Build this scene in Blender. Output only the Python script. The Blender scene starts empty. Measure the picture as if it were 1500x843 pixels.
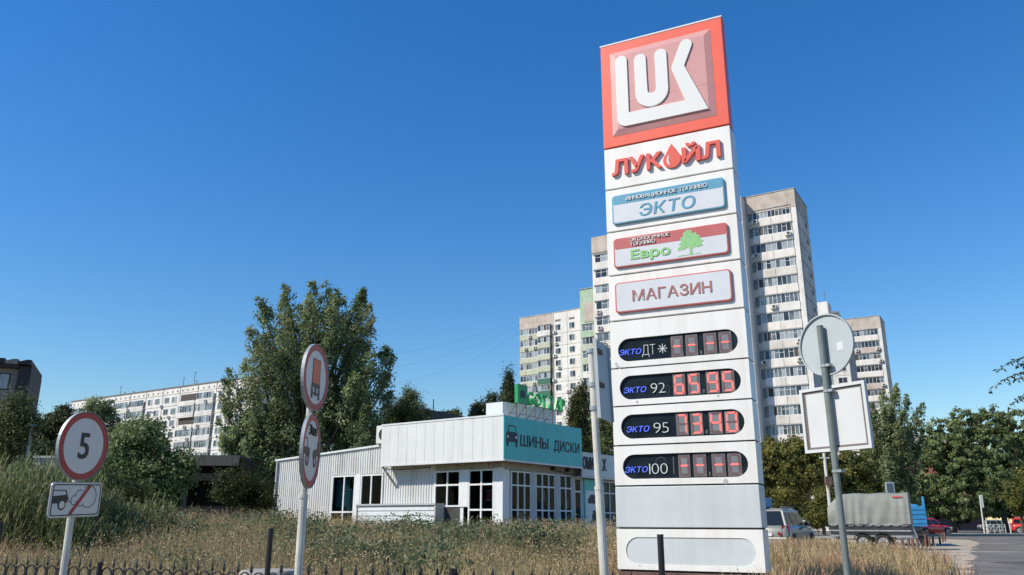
import bpy, bmesh, math, random
import numpy as np
from mathutils import Vector, Matrix
R = math.radians
sc = bpy.context.scene
COL = sc.collection
random.seed(7)
rng = np.random.default_rng(7)

# ------------------------------------------------------------------ camera, sky, sun, exposure
CAM_H, FPX, PITCH, ROLL = 1.15, 1180.0, R(16.2), R(0.12)
cam = bpy.data.cameras.new('camera')
cam.lens = FPX / 1500 * 36
cam.sensor_width = 36
cam.clip_end = 6000
cam.clip_start = 0.05
cam_o = bpy.data.objects.new('camera', cam)
cam_o.matrix_world = Matrix.Translation((0, 0, CAM_H)) @ Matrix.Rotation(R(90) + PITCH, 4, 'X') @ Matrix.Rotation(ROLL, 4, 'Z')
COL.objects.link(cam_o)
sc.camera = cam_o

SUN_EL, SUN_AZ = R(43), R(250)          # azimuth clockwise from +Y
world = bpy.data.worlds.new('World')
sc.world = world
world.use_nodes = True
nt = world.node_tree
sky = nt.nodes.new('ShaderNodeTexSky')
sky.sky_type = 'NISHITA'
sky.sun_disc = False
sky.sun_elevation = SUN_EL
sky.sun_rotation = SUN_AZ
sky.altitude = 100
sky.air_density = 1.5
sky.dust_density = 0.0
sky.ozone_density = 8.0
bg = nt.nodes['Background']
bg.inputs['Strength'].default_value = 0.13
hsat = nt.nodes.new('ShaderNodeHueSaturation')
hsat.inputs['Saturation'].default_value = 1.25
hsat.inputs['Hue'].default_value = 0.507
nt.links.new(sky.outputs[0], hsat.inputs['Color'])
nt.links.new(hsat.outputs[0], bg.inputs[0])
sun = bpy.data.lights.new('sun', 'SUN')
sun.energy = 4.9
sun.angle = R(0.5)
sun.color = (1, 0.92, 0.78)
sun_o = bpy.data.objects.new('sun', sun)
to_sun = Vector((math.sin(SUN_AZ) * math.cos(SUN_EL), math.cos(SUN_AZ) * math.cos(SUN_EL), math.sin(SUN_EL)))
sun_o.rotation_euler = to_sun.to_track_quat('Z', 'Y').to_euler()
sun_o.location = (0, 0, 80)
COL.objects.link(sun_o)
vs = sc.view_settings
vs.view_transform = 'Standard'
vs.look = 'None'
vs.gamma = 1
vs.exposure = 0.15

# ------------------------------------------------------------------ helpers
def at(px, py, Y):
    """world point seen at photo pixel (px, py) at distance Y"""
    x, y = (px - 750) / FPX, (421.5 - py) / FPX
    c, s = math.cos(ROLL), math.sin(ROLL)
    x, y = c * x - s * y, s * x + c * y
    cp, sp = math.cos(PITCH), math.sin(PITCH)
    d = Vector((x, cp - y * sp, sp + y * cp))
    return d * (Y / d.y) + Vector((0, 0, CAM_H))

def smooth(t):
    t = np.clip(t, 0, 1)
    return t * t * (3 - 2 * t)

def ground_z(x, y):
    x = np.asarray(x, float); y = np.asarray(y, float)
    return 0.75 * smooth((y - 13) / 15) * (1 - smooth((x - 2) / 7)) * (0.5 + 0.5 * smooth((-x - 2) / 9))

MATS = {}
def mat(name, col, rough=0.6, metal=0.0, var=0.12, scale=3.0, stretch=(1, 1, 1), bump=0.0, spec=0.5, emit=None, estr=0.0, dark=None, coat=0.0, streak=0.0, sfreq=5.0):
    m = bpy.data.materials.new(name)
    m.use_nodes = True
    t = m.node_tree
    b = t.nodes['Principled BSDF']
    b.inputs['Roughness'].default_value = rough
    b.inputs['Metallic'].default_value = metal
    b.inputs['Specular IOR Level'].default_value = spec
    b.inputs['Coat Weight'].default_value = coat
    if var > 0 or bump > 0 or dark:
        tc = t.nodes.new('ShaderNodeTexCoord')
        mp = t.nodes.new('ShaderNodeMapping')
        mp.inputs['Scale'].default_value = stretch
        nz = t.nodes.new('ShaderNodeTexNoise')
        nz.inputs['Scale'].default_value = scale
        nz.inputs['Detail'].default_value = 6
        nz.inputs['Roughness'].default_value = 0.65
        t.links.new(tc.outputs['Object'], mp.inputs[0])
        t.links.new(mp.outputs[0], nz.inputs['Vector'])
        cr = t.nodes.new('ShaderNodeValToRGB')
        lo = dark or tuple(c * (1 - 2 * var) for c in col)
        hi = tuple(min(1, c * (1 + var * 0.6)) for c in col)
        cr.color_ramp.elements[0].position = 0.32
        cr.color_ramp.elements[1].position = 0.66 if not dark else 0.56
        cr.color_ramp.elements[0].color = (*lo, 1)
        cr.color_ramp.elements[1].color = (*hi, 1)
        t.links.new(nz.outputs['Fac'], cr.inputs[0])
        if streak:
            m2 = t.nodes.new('ShaderNodeMapping'); m2.inputs['Scale'].default_value = (sfreq, sfreq, sfreq * 0.045)
            n2 = t.nodes.new('ShaderNodeTexNoise'); n2.inputs['Scale'].default_value = 1.0; n2.inputs['Detail'].default_value = 5; n2.inputs['Roughness'].default_value = 0.6
            n3 = t.nodes.new('ShaderNodeTexNoise'); n3.inputs['Scale'].default_value = 0.9; n3.inputs['Detail'].default_value = 3
            t.links.new(tc.outputs['Object'], m2.inputs[0]); t.links.new(m2.outputs[0], n2.inputs['Vector']); t.links.new(tc.outputs['Object'], n3.inputs['Vector'])
            c2 = t.nodes.new('ShaderNodeValToRGB')
            c2.color_ramp.elements[0].position = 0.30; c2.color_ramp.elements[1].position = 0.52
            c2.color_ramp.elements[0].color = (1 - streak, 1 - streak * 1.12, 1 - streak * 1.3, 1); c2.color_ramp.elements[1].color = (1, 1, 1, 1)
            a2 = t.nodes.new('ShaderNodeMath'); a2.operation = 'MULTIPLY_ADD'; a2.inputs[1].default_value = 0.6
            t.links.new(n2.outputs['Fac'], a2.inputs[0])
            s3 = t.nodes.new('ShaderNodeMath'); s3.operation = 'MULTIPLY'; s3.inputs[1].default_value = 0.4
            t.links.new(n3.outputs['Fac'], s3.inputs[0]); t.links.new(s3.outputs[0], a2.inputs[2])
            t.links.new(a2.outputs[0], c2.inputs[0])
            mm = t.nodes.new('ShaderNodeMix'); mm.data_type = 'RGBA'; mm.blend_type = 'MULTIPLY'; mm.inputs['Factor'].default_value = 1.0
            t.links.new(cr.outputs[0], mm.inputs['A']); t.links.new(c2.outputs[0], mm.inputs['B'])
            t.links.new(mm.outputs['Result'], b.inputs['Base Color'])
        else:
            t.links.new(cr.outputs[0], b.inputs['Base Color'])
        if bump:
            bp = t.nodes.new('ShaderNodeBump')
            bp.inputs['Strength'].default_value = bump
            bp.inputs['Distance'].default_value = 0.02
            t.links.new(nz.outputs['Fac'], bp.inputs['Height'])
            t.links.new(bp.outputs[0], b.inputs['Normal'])
    else:
        b.inputs['Base Color'].default_value = (*col, 1)
    if emit:
        b.inputs['Emission Color'].default_value = (*emit, 1)
        b.inputs['Emission Strength'].default_value = estr
    MATS[name] = m
    return m

def leaf_mat(name, rough=0.55, trans=0.25):
    m = bpy.data.materials.new(name)
    m.use_nodes = True
    t = m.node_tree
    b = t.nodes['Principled BSDF']
    b.inputs['Roughness'].default_value = rough
    b.inputs['Specular IOR Level'].default_value = 0.22
    a = t.nodes.new('ShaderNodeAttribute')
    a.attribute_name = 'tint'
    t.links.new(a.outputs['Color'], b.inputs['Base Color'])
    tr = t.nodes.new('ShaderNodeBsdfTranslucent')
    t.links.new(a.outputs['Color'], tr.inputs['Color'])
    mx = t.nodes.new('ShaderNodeMixShader')
    mx.inputs[0].default_value = trans
    t.links.new(b.outputs[0], mx.inputs[1])
    t.links.new(tr.outputs[0], mx.inputs[2])
    t.links.new(mx.outputs[0], t.nodes['Material Output'].inputs['Surface'])
    MATS[name] = m
    return m

def pane_mat(name, tint=(0.75, 0.8, 0.8), refl=0.12):
    """thin clear pane: see through it, with a sky reflection that grows at grazing angles"""
    m = bpy.data.materials.new(name)
    m.use_nodes = True
    t = m.node_tree
    t.nodes.remove(t.nodes['Principled BSDF'])
    g = t.nodes.new('ShaderNodeBsdfGlossy'); g.inputs['Roughness'].default_value = 0.03
    tr = t.nodes.new('ShaderNodeBsdfTransparent'); tr.inputs[0].default_value = (*tint, 1)
    fr = t.nodes.new('ShaderNodeFresnel'); fr.inputs[0].default_value = 1.5
    ad = t.nodes.new('ShaderNodeMath'); ad.operation = 'ADD'; ad.inputs[1].default_value = refl - 0.04
    t.links.new(fr.outputs[0], ad.inputs[0])
    mx = t.nodes.new('ShaderNodeMixShader')
    ge = t.nodes.new('ShaderNodeNewGeometry')
    iv = t.nodes.new('ShaderNodeMath'); iv.operation = 'SUBTRACT'; iv.inputs[0].default_value = 1
    t.links.new(ge.outputs['Backfacing'], iv.inputs[1])
    mu = t.nodes.new('ShaderNodeMath'); mu.operation = 'MULTIPLY'
    du = t.nodes.new('ShaderNodeMath'); du.operation = 'MULTIPLY'; du.inputs[1].default_value = 0.22
    t.links.new(ad.outputs[0], mu.inputs[0]); t.links.new(iv.outputs[0], mu.inputs[1])
    t.links.new(mu.outputs[0], du.inputs[0]); t.links.new(du.outputs[0], mx.inputs[0])
    t.links.new(tr.outputs[0], mx.inputs[1])
    t.links.new(g.outputs[0], mx.inputs[2])
    t.links.new(mx.outputs[0], t.nodes['Material Output'].inputs['Surface'])
    MATS[name] = m
    return m

class MB:
    """collects shapes into one mesh"""
    def __init__(s): s.v = []; s.f = []; s.m = []; s.T = None
    def _add(s, vs, fs, mi=0):
        n = len(s.v)
        if s.T is not None: vs = [s.T @ Vector(v) for v in vs]
        s.v += [tuple(v) for v in vs]
        s.f += [tuple(i + n for i in f) for f in fs]
        s.m += [mi] * len(fs)
        return s
    def box(s, x0, x1, y0, y1, z0, z1, mi=0):
        v = [(x0, y0, z0), (x1, y0, z0), (x1, y1, z0), (x0, y1, z0), (x0, y0, z1), (x1, y0, z1), (x1, y1, z1), (x0, y1, z1)]
        return s._add(v, [(0, 3, 2, 1), (4, 5, 6, 7), (0, 1, 5, 4), (1, 2, 6, 5), (2, 3, 7, 6), (3, 0, 4, 7)], mi)
    def hexa(s, lo, hi, mi=0):
        return s._add(list(lo) + list(hi), [(0, 3, 2, 1), (4, 5, 6, 7), (0, 1, 5, 4), (1, 2, 6, 5), (2, 3, 7, 6), (3, 0, 4, 7)], mi)
    def prism_xz(s, pts, y0, y1, mi=0):
        """outline in xz (anticlockwise seen from -y), from y0 (front) to y1 (back)"""
        n = len(pts)
        v = [(p[0], y0, p[1]) for p in pts] + [(p[0], y1, p[1]) for p in pts]
        f = [tuple(range(n)), tuple(reversed(range(n, 2 * n)))]
        f += [(i, n + i, n + (i + 1) % n, (i + 1) % n) for i in range(n)]
        return s._add(v, f, mi)
    def prism_xy(s, pts, z0, z1, mi=0):
        n = len(pts)
        v = [(p[0], p[1], z0) for p in pts] + [(p[0], p[1], z1) for p in pts]
        f = [tuple(reversed(range(n))), tuple(range(n, 2 * n))]
        f += [(i, (i + 1) % n, n + (i + 1) % n, n + i) for i in range(n)]
        return s._add(v, f, mi)
    def tube(s, pts, rad, n=8, mi=0, caps=True):
        pts = [Vector(p) for p in pts]
        if not hasattr(rad, '__len__'): rad = [rad] * len(pts)
        vs, fs = [], []
        for i, p in enumerate(pts):
            d = (pts[min(i + 1, len(pts) - 1)] - pts[max(i - 1, 0)]).normalized()
            a = d.cross(Vector((0, 0, 1)) if abs(d.z) < 0.9 else Vector((0, 1, 0))).normalized()
            b = d.cross(a)
            for k in range(n):
                t = 2 * math.pi * k / n
                vs.append(p + (a * math.cos(t) + b * math.sin(t)) * rad[i])
        for i in range(len(pts) - 1):
            for k in range(n):
                fs.append((i * n + k, (i + 1) * n + k, (i + 1) * n + (k + 1) % n, i * n + (k + 1) % n))
        if caps:
            fs.append(tuple(range(n))); fs.append(tuple(reversed(range((len(pts) - 1) * n, len(pts) * n))))
        return s._add(vs, fs, mi)
    def ring_xz(s, cx, cz, r0, r1, y0, y1, n=40, mi=0, sx=1.0):
        vs, fs = [], []
        for k in range(n):
            t = 2 * math.pi * k / n; c, q = math.cos(t) * sx, math.sin(t)
            vs += [(cx + r0 * c, y0, cz + r0 * q), (cx + r1 * c, y0, cz + r1 * q), (cx + r1 * c, y1, cz + r1 * q), (cx + r0 * c, y1, cz + r0 * q)]
        for k in range(n):
            a, b = k * 4, ((k + 1) % n) * 4
            fs += [(a, a + 1, b + 1, b), (a + 1, a + 2, b + 2, b + 1), (a + 2, a + 3, b + 3, b + 2), (a + 3, a, b, b + 3)]
        return s._add(vs, fs, mi)
    def disc_xz(s, cx, cz, r, y0, y1, n=40, mi=0):
        return s.prism_xz([(cx + r * math.cos(2 * math.pi * k / n), cz + r * math.sin(2 * math.pi * k / n)) for k in range(n)], y0, y1, mi)
    def build(s, name, mats, parent=None, bevel=0, smooth_=False, mesh=None):
        me = bpy.data.meshes.new(name)
        me.from_pydata(s.v, [], s.f)
        if not isinstance(mats, (list, tuple)): mats = [mats]
        for m in mats: me.materials.append(m)
        if len(mats) > 1: me.polygons.foreach_set('material_index', s.m)
        if smooth_: me.polygons.foreach_set('use_smooth', [True] * len(me.polygons))
        me.update()
        return link(name, me, parent, bevel)

def link(name, me, parent=None, bevel=0):
    o = bpy.data.objects.new(name, me)
    COL.objects.link(o)
    if parent is not None: o.parent = parent
    if bevel:
        b = o.modifiers.new('bevel', 'BEVEL'); b.width = bevel; b.segments = 2; b.limit_method = 'ANGLE'
        b.harden_normals = False
    return o

def thing(name, label, cat, loc=(0, 0, 0), rz=0.0, group=None, rx=0.0, ry=0.0):
    o = bpy.data.objects.new(name, None)
    o.empty_display_size = 0.2
    COL.objects.link(o)
    o.location = loc; o.rotation_euler = (rx, ry, rz)
    return tag(o, label, cat, group)

def tag(o, label=None, cat=None, group=None, kind=None):
    if label: o['label'] = label
    if cat: o['category'] = cat
    if group: o['group'] = group
    if kind: o['kind'] = kind
    return o

def copy_tree(o, parent=None):
    c = o.copy(); COL.objects.link(c)
    if parent is not None: c.parent = parent
    for ch in list(o.children): copy_tree(ch, c)
    return c

# ---- lettering
_gl = {}
def glyph(ch, bold, ext):
    k = (ch, bold, ext)
    if k not in _gl:
        c = bpy.data.curves.new('glyph', 'FONT')
        c.body = ch; c.size = 1; c.offset = bold; c.extrude = ext; c.resolution_u = 4
        o = bpy.data.objects.new('glyph', c)
        COL.objects.link(o)
        me = bpy.data.meshes.new_from_object(o.evaluated_get(bpy.context.evaluated_depsgraph_get()))
        bpy.data.objects.remove(o)
        co = np.empty(len(me.vertices) * 3); me.vertices.foreach_get('co', co)
        fs = [tuple(p.vertices) for p in me.polygons]
        co = co.reshape(-1, 3)
        _gl[k] = (co, fs)
        bpy.data.meshes.remove(me)
    return _gl[k]

def text(s, x0, x1, zb, h, y, m, parent, bold=0.02, depth=0.01, shear=0.0, joined=None, name='letter', gap=0.09, ref='Н', fake=0.0):
    """letters in the xz plane facing -y: from x0 to x1, baseline zb, capital height h, front at y-depth"""
    ref_h = glyph(ref, bold, 0.0)[0][:, 1]; ref_b = ref_h.min(); ref_h = ref_h.max() - ref_h.min()
    k = h / ref_h
    items, cur = [], 0.0
    for ch in s:
        if ch == ' ': cur += 0.34; continue
        co, fs = glyph(ch, bold, depth / 2 / k)
        w = co[:, 0].max() - co[:, 0].min()
        items.append((co, fs, cur - co[:, 0].min()))
        cur += w + gap
    sx = (x1 - x0 - shear * h) / (cur - gap)
    out, jm = [], MB()
    for co, fs, dx in items:
        zz = (co[:, 1] - ref_b) * k
        xx = x0 + (co[:, 0] + dx) * sx + shear * zz
        yy = y - depth / 2 - co[:, 2]
        v = np.stack([xx, yy, zb + zz], 1)
        b = jm if joined else MB()
        for q, fx_ in enumerate((0.0, fake, -fake) if fake else (0.0,)):
            b._add([(p[0] + fx_ * k, p[1] + 0.0004 * q, p[2]) for p in v], fs)
        if not joined: out.append(b.build(name, m, parent))
    if joined: out.append(jm.build(joined, m, parent))
    return out

# ------------------------------------------------------------------ materials
M_white = mat('white_painted_panel', (0.83, 0.81, 0.765), 0.42, var=0.04, scale=1.4, stretch=(1, 1, 0.35), streak=0.13, sfreq=5)
M_red = mat('red_orange_panel', (0.84, 0.125, 0.07), 0.4, var=0.05, scale=2)
M_redside = mat('letter_red', (0.74, 0.11, 0.07), 0.4, var=0.05, scale=3)
M_pink = mat('faded_pink_panel', (0.60, 0.29, 0.275), 0.45, var=0.05, scale=2)
M_dark = mat('dark_core', (0.05, 0.045, 0.045), 0.7, var=0.1)
M_bluep = mat('blue_print', (0.11, 0.33, 0.47), 0.4, var=0.04)
M_pale = mat('pale_sign_face', (0.66, 0.67, 0.69), 0.35, var=0.03)
M_redp = mat('faded_red_print', (0.52, 0.13, 0.12), 0.4, var=0.05)
M_rust = mat('faded_red_letters', (0.40, 0.16, 0.14), 0.5, var=0.1)
M_green = mat('green_print', (0.27, 0.56, 0.22), 0.5, var=0.1, scale=20)
M_lwhite = mat('white_letters', (0.74, 0.73, 0.70), 0.4, var=0)
M_grayp = mat('grey_white_panel', (0.60, 0.635, 0.64), 0.45, var=0.05, scale=1.2, streak=0.1, sfreq=5)
M_disp = mat('display_black', (0.014, 0.022, 0.030), 0.35, var=0.3, scale=2, spec=0.12)
M_digit = mat('digit_module', (0.17, 0.15, 0.15), 0.4, var=0.15, scale=10)
M_digin = mat('digit_window', (0.21, 0.22, 0.235), 0.3, var=0.12, scale=10)
M_lit = mat('lit_segment', (0.75, 0.16, 0.14), 0.5, var=0, emit=(1.0, 0.12, 0.10), estr=0.8)
M_unlit = mat('unlit_segment', (0.15, 0.085, 0.085), 0.5, var=0)
M_neon = mat('blue_neon', (0.08, 0.11, 0.6), 0.4, var=0, emit=(0.09, 0.17, 0.9), estr=0.6)
M_neonw = mat('white_neon', (0.62, 0.66, 0.62), 0.4, var=0)
M_plast = mat('clear_plastic_dim', (0.10, 0.105, 0.11), 0.3, var=0.2, scale=12)
M_brick = mat('reddish_plinth', (0.16, 0.09, 0.075), 0.8, var=0.2)
M_galv = mat('galvanised_steel', (0.36, 0.39, 0.40), 0.5, 0.35, var=0.1, scale=6)
M_pole = mat('white_painted_pole', (0.62, 0.61, 0.55), 0.5, var=0.14, scale=9, stretch=(1, 1, 0.4), streak=0.2, sfreq=14)
M_gpole = mat('grey_green_pole', (0.17, 0.20, 0.19), 0.5, var=0.12, scale=9)
M_black = mat('black_iron', (0.012, 0.012, 0.014), 0.5, var=0.2, scale=8)
M_signw = mat('sign_white', (0.70, 0.69, 0.65), 0.4, var=0.04)
M_signr = mat('sign_red', (0.42, 0.035, 0.03), 0.4, var=0.05)
M_signk = mat('sign_black', (0.012, 0.012, 0.014), 0.4, var=0)
M_signo = mat('sign_orange', (0.75, 0.13, 0.035), 0.4, var=0.05)
M_signg = mat('sign_back_grey', (0.42, 0.46, 0.47), 0.55, 0.1, var=0.05, scale=2)
M_signb = mat('sign_back_white', (0.60, 0.61, 0.605), 0.5, var=0.04, scale=2)
M_frame = mat('sign_frame_brown', (0.16, 0.13, 0.12), 0.6, var=0.1)  # dark brown for the strip just inside the outer frame
M_corr = mat('white_corrugated_sheet', (0.64, 0.645, 0.625), 0.45, var=0.07, scale=1.2, stretch=(1, 1, 0.25), streak=0.22, sfreq=3)
M_clad = mat('white_cladding', (0.68, 0.69, 0.675), 0.4, var=0.03, scale=1, streak=0.15, sfreq=3)
M_trim = mat('grey_trim', (0.45, 0.47, 0.47), 0.5, var=0.08)
M_teal = mat('teal_sign_board', (0.045, 0.50, 0.48), 0.4, var=0.05, streak=0.1, sfreq=2.5)
M_navy = mat('navy_letters', (0.012, 0.016, 0.035), 0.5, var=0)
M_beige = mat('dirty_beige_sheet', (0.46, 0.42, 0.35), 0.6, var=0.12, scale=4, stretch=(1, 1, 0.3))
M_wframe = mat('white_window_frame', (0.72, 0.74, 0.74), 0.4, var=0.04)
M_inside = mat('dim_interior', (0.06, 0.06, 0.058), 0.8, var=0.3, scale=1.5)
M_bluecl = mat('blue_cloth', (0.12, 0.34, 0.45), 0.7, var=0.2, scale=4)
M_redbox = mat('red_poster', (0.6, 0.11, 0.09), 0.6, var=0.1)
M_greenl = mat('bright_green_letters', (0.02, 0.36, 0.09), 0.4, var=0.05)
M_greend = mat('dark_green_board', (0.012, 0.27, 0.07), 0.4, var=0.05)
M_roof = mat('grey_roof', (0.22, 0.22, 0.215), 0.8, var=0.15)
M_ac = mat('air_conditioner_white', (0.66, 0.65, 0.60), 0.5, var=0.06)
M_conc = mat('pale_concrete', (0.66, 0.62, 0.565), 0.85, var=0.12, scale=0.25, stretch=(1, 1, 0.5), streak=0.3, sfreq=0.9)
M_concw = mat('white_concrete', (0.75, 0.725, 0.685), 0.85, var=0.09, scale=0.3, stretch=(1, 1, 0.4), streak=0.24, sfreq=0.9)
M_conct = mat('brownish_parapet', (0.54, 0.465, 0.40), 0.9, var=0.13, scale=0.5, streak=0.25, sfreq=1)
M_concg = mat('grey_concrete', (0.44, 0.435, 0.415), 0.9, var=0.12, scale=0.3, streak=0.3, sfreq=0.9)
M_loggp = mat('pale_balcony_panel', (0.77, 0.725, 0.67), 0.8, var=0.09, scale=0.7, stretch=(1, 1, 0.4), streak=0.28, sfreq=1.2)
M_loggg = mat('pale_green_panel', (0.50, 0.52, 0.40), 0.8, var=0.1, scale=0.8, streak=0.25, sfreq=1.2)
M_greenp = mat('mint_green_panel', (0.38, 0.50, 0.35), 0.8, var=0.1, scale=0.8)
M_dgreen = mat('dark_green_panel', (0.03, 0.13, 0.085), 0.6, var=0.1)
M_joint = mat('panel_joint', (0.17, 0.165, 0.155), 0.9, var=0.1)
M_g1 = mat('window_glass_dark', (0.05, 0.06, 0.07), 0.12, var=0.4, scale=0.8)
M_g2 = mat('window_glass_grey', (0.16, 0.19, 0.205), 0.12, var=0.3, scale=0.8)
M_g3 = mat('window_with_curtain', (0.36, 0.39, 0.40), 0.2, var=0.15, scale=1.2, stretch=(4, 4, 0.5))
M_g4 = mat('window_brown_board', (0.07, 0.055, 0.045), 0.6, var=0.2)
M_wood = mat('dark_weathered_fascia', (0.095, 0.088, 0.08), 0.85, var=0.15, scale=2, stretch=(4, 4, 0.4))
M_brown = mat('brown_grey_render', (0.27, 0.25, 0.225), 0.9, var=0.1, scale=3)
M_brownd = mat('dark_brown_fin', (0.035, 0.03, 0.032), 0.7, var=0.15)
M_asph = mat('worn_asphalt', (0.165, 0.148, 0.128), 0.95, var=0.22, scale=0.5, bump=0.15)
M_sand = mat('pale_sand', (0.43, 0.355, 0.265), 0.95, var=0.16, scale=0.6, bump=0.3)
M_soil = mat('dry_soil', (0.20, 0.155, 0.10), 0.95, var=0.25, scale=1.2, bump=0.3)
M_mark = mat('worn_road_paint', (0.62, 0.60, 0.56), 0.8, var=0.25, scale=2)
M_bark = mat('grey_brown_bark', (0.11, 0.09, 0.07), 0.9, var=0.3, scale=5, stretch=(3, 3, 0.5), bump=0.5)
M_rustm = mat('rusty_steel', (0.17, 0.10, 0.075), 0.8, var=0.3, scale=6)
M_tarp = mat('grey_green_tarpaulin', (0.235, 0.248, 0.218), 0.6, var=0.08, scale=1.5)
M_tyre = mat('tyre_rubber', (0.015, 0.015, 0.015), 0.8, var=0.2)
M_rim = mat('pale_steel_rim', (0.5, 0.5, 0.49), 0.4, 0.4, var=0.1)
M_tbody = mat('dark_trailer_board', (0.035, 0.03, 0.035), 0.55, var=0.2)
M_bluet = mat('blue_truck_paint', (0.03, 0.23, 0.47), 0.45, var=0.12, scale=4)
M_redcar = mat('red_car_paint', (0.60, 0.035, 0.025), 0.3, var=0.03, coat=0.6)
M_suv = mat('beige_grey_car_paint', (0.27, 0.27, 0.24), 0.35, 0.15, var=0.04, coat=0.5)
M_bcar = mat('blue_grey_car_paint', (0.17, 0.25, 0.31), 0.35, 0.1, var=0.04, coat=0.4)
M_cglass = mat('car_glass', (0.015, 0.018, 0.02), 0.06, var=0)
M_tail = mat('tail_lamp_red', (0.30, 0.015, 0.02), 0.2, var=0.1)
M_plate = mat('number_plate_white', (0.7, 0.7, 0.68), 0.4, var=0)
M_plastic = mat('black_plastic', (0.025, 0.025, 0.026), 0.6, var=0.1)
M_wire = mat('cable_black', (0.03, 0.03, 0.035), 0.6, var=0)
M_cblock = mat('weathered_concrete_block', (0.33, 0.31, 0.28), 0.9, var=0.18, scale=5, bump=0.4)
M_leaf = leaf_mat('leaf', 0.5, 0.42)
M_grass = leaf_mat('dry_plant', 0.7, 0.25)
M_pane = pane_mat('clear_pane', (0.55, 0.6, 0.6), 0.04)

# ------------------------------------------------------------------ ground, field, road
g = MB(); g.box(-2500, 2500, -2500, 2500, -1.2, -0.02)
tag(g.build('ground', M_soil), kind='structure')
xs = np.arange(-60, 22.1, 1.0); ys = np.arange(6.5, 60.1, 1.0)
f = MB(); X, Y = np.meshgrid(xs, ys); Z = ground_z(X, Y) - 0.005
rough_z = 0.05 * np.sin(X * 1.7 + 0.6 * Y) * np.sin(Y * 1.3) * (ground_z(X, Y) > 0.02)
Z = Z + rough_z
f.v = [tuple(p) for p in np.stack([X, Y, Z], -1).reshape(-1, 3)]
nx = len(xs)
f.f = [(j * nx + i, j * nx + i + 1, (j + 1) * nx + i + 1, (j + 1) * nx + i) for j in range(len(ys) - 1) for i in range(nx - 1)]
f.m = [0] * len(f.f)
tag(f.build('field_ground', M_soil, smooth_=True), kind='structure')

SAND = [(8.6, 14.6), (11.5, 19.0), (17.8, 30.0), (25, 42.8), (29.2, 50.0), (33.0, 57.5), (33.5, 63), (31, 71), (25, 79), (16, 84), (6, 84), (6, 31), (9.6, 28.5), (12.6, 29.0), (15.2, 31.5), (13.0, 26.5), (9.4, 19.4), (7.0, 15.0)]
s_ = MB(); s_._add([(x, y, 0.004) for x, y in SAND], [tuple(range(len(SAND)))])
tag(s_.build('sandy_verge', M_sand), kind='structure')
ROAD = [(-40, -40), (160, -40), (160, 150), (6, 150), (6, 82.3), (16, 82.3), (24.2, 77.2), (29.3, 70.1), (31.8, 63), (31.3, 57.4), (27.9, 50.3), (23.7, 43.1), (16.5, 30.3), (10.2, 19.2), (7.4, 14.9), (4.2, 8.4), (3.4, 5.0), (-40, 5.0)]
_rr = random.Random(4); _road = []
for a_, c_ in zip(ROAD, ROAD[1:] + ROAD[:1]):
    _road.append(a_)
    n_ = int(math.hypot(a_[0] - c_[0], a_[1] - c_[1]) / 0.9) if 5 < a_[1] < 90 and 5 < c_[1] < 90 and a_[0] < 50 and c_[0] < 50 else 1
    for q in range(1, n_): _road.append((a_[0] + (c_[0] - a_[0]) * q / n_ + _rr.uniform(-0.22, 0.22), a_[1] + (c_[1] - a_[1]) * q / n_ + _rr.uniform(-0.22, 0.22)))
ROAD = _road
r_ = MB(); r_._add([(x, y, 0.012) for x, y in ROAD], [tuple(range(len(ROAD)))])
tag(r_.build('road', M_asph), kind='structure')
for i, ((x0, y0), (x1, y1), w) in enumerate([((18.0, 34.2), (20.6, 34.2), 0.55), ((25.6, 47.5), (29.0, 48.2), 0.5), ((40, 62), (45, 63), 0.5), ((33, 68), (38, 69), 0.4)]):
    n = 9; top, bot = [], []
    for k in range(n):
        t = k / (n - 1); xx = x0 + (x1 - x0) * t; yy = y0 + (y1 - y0) * t
        top.append((xx, yy + w * 0.5 * math.sin(math.pi * (0.1 + 0.8 * t)) * random.uniform(0.7, 1), 0.017))
        bot.append((xx, yy - w * 0.5 * math.sin(math.pi * (0.1 + 0.8 * t)) * random.uniform(0.7, 1), 0.017))
    b = MB(); b._add(bot + top[::-1], [tuple(range(2 * n))])
    tag(b.build('road_marking', M_mark), kind='structure')
M_patch = mat('dark_asphalt_patch', (0.085, 0.08, 0.075), 0.95, var=0.2, scale=1.2)
for i, (cx, cy, rx_, ry_) in enumerate(((15.5, 25.0, 1.6, 0.9), (22.5, 32.5, 2.6, 0.7), (30.5, 44.0, 3.2, 1.4), (37, 56, 3.5, 1.2), (14.2, 21.5, 0.7, 1.8))):
    pts_ = [(cx + rx_ * math.cos(t * 0.45) * random.uniform(0.75, 1.1), cy + ry_ * math.sin(t * 0.45) * random.uniform(0.75, 1.1), 0.0155) for t in range(14)]
    b = MB(); b._add(pts_, [tuple(range(14))]); tag(b.build('asphalt_patch', M_patch), kind='structure')
b = MB(); b.prism_xy([(36.5, 74), (95, 74), (95, 80), (37.5, 80), (36.2, 77)], 0.012, 0.16)
tag(b.build('traffic_island', M_sand, bevel=0.02), kind='structure')

# ------------------------------------------------------------------ petrol price pylon
W = 2.0
st = thing('price_pylon', 'tall white and red petrol station price pylon with stacked panels and red digital prices', 'price sign', (1.482, 11.874, 0), -0.452)
J = [8.805, 6.92, 6.203, 5.489, 4.779, 4.059, 3.337, 2.773, 2.208, 1.640, 1.065, 0.507]
D = 0.44
b = MB(); b.box(0.025, W - 0.025, 0.07, D - 0.02, 0.30, 8.79); b.build('core', M_dark, st)
b = MB(); b.box(0.02, W - 0.02, 0.02, D, 0.0, 0.49); b.build('plinth', M_brick, st, bevel=0.01)

def plain_panel(i, name, m, x0=0.0, x1=W):
    b = MB(); b.box(x0, x1, 0, D, J[i + 1] + 0.011, J[i] - 0.011)
    return b.build(name, m, st, bevel=0.008)

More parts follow.
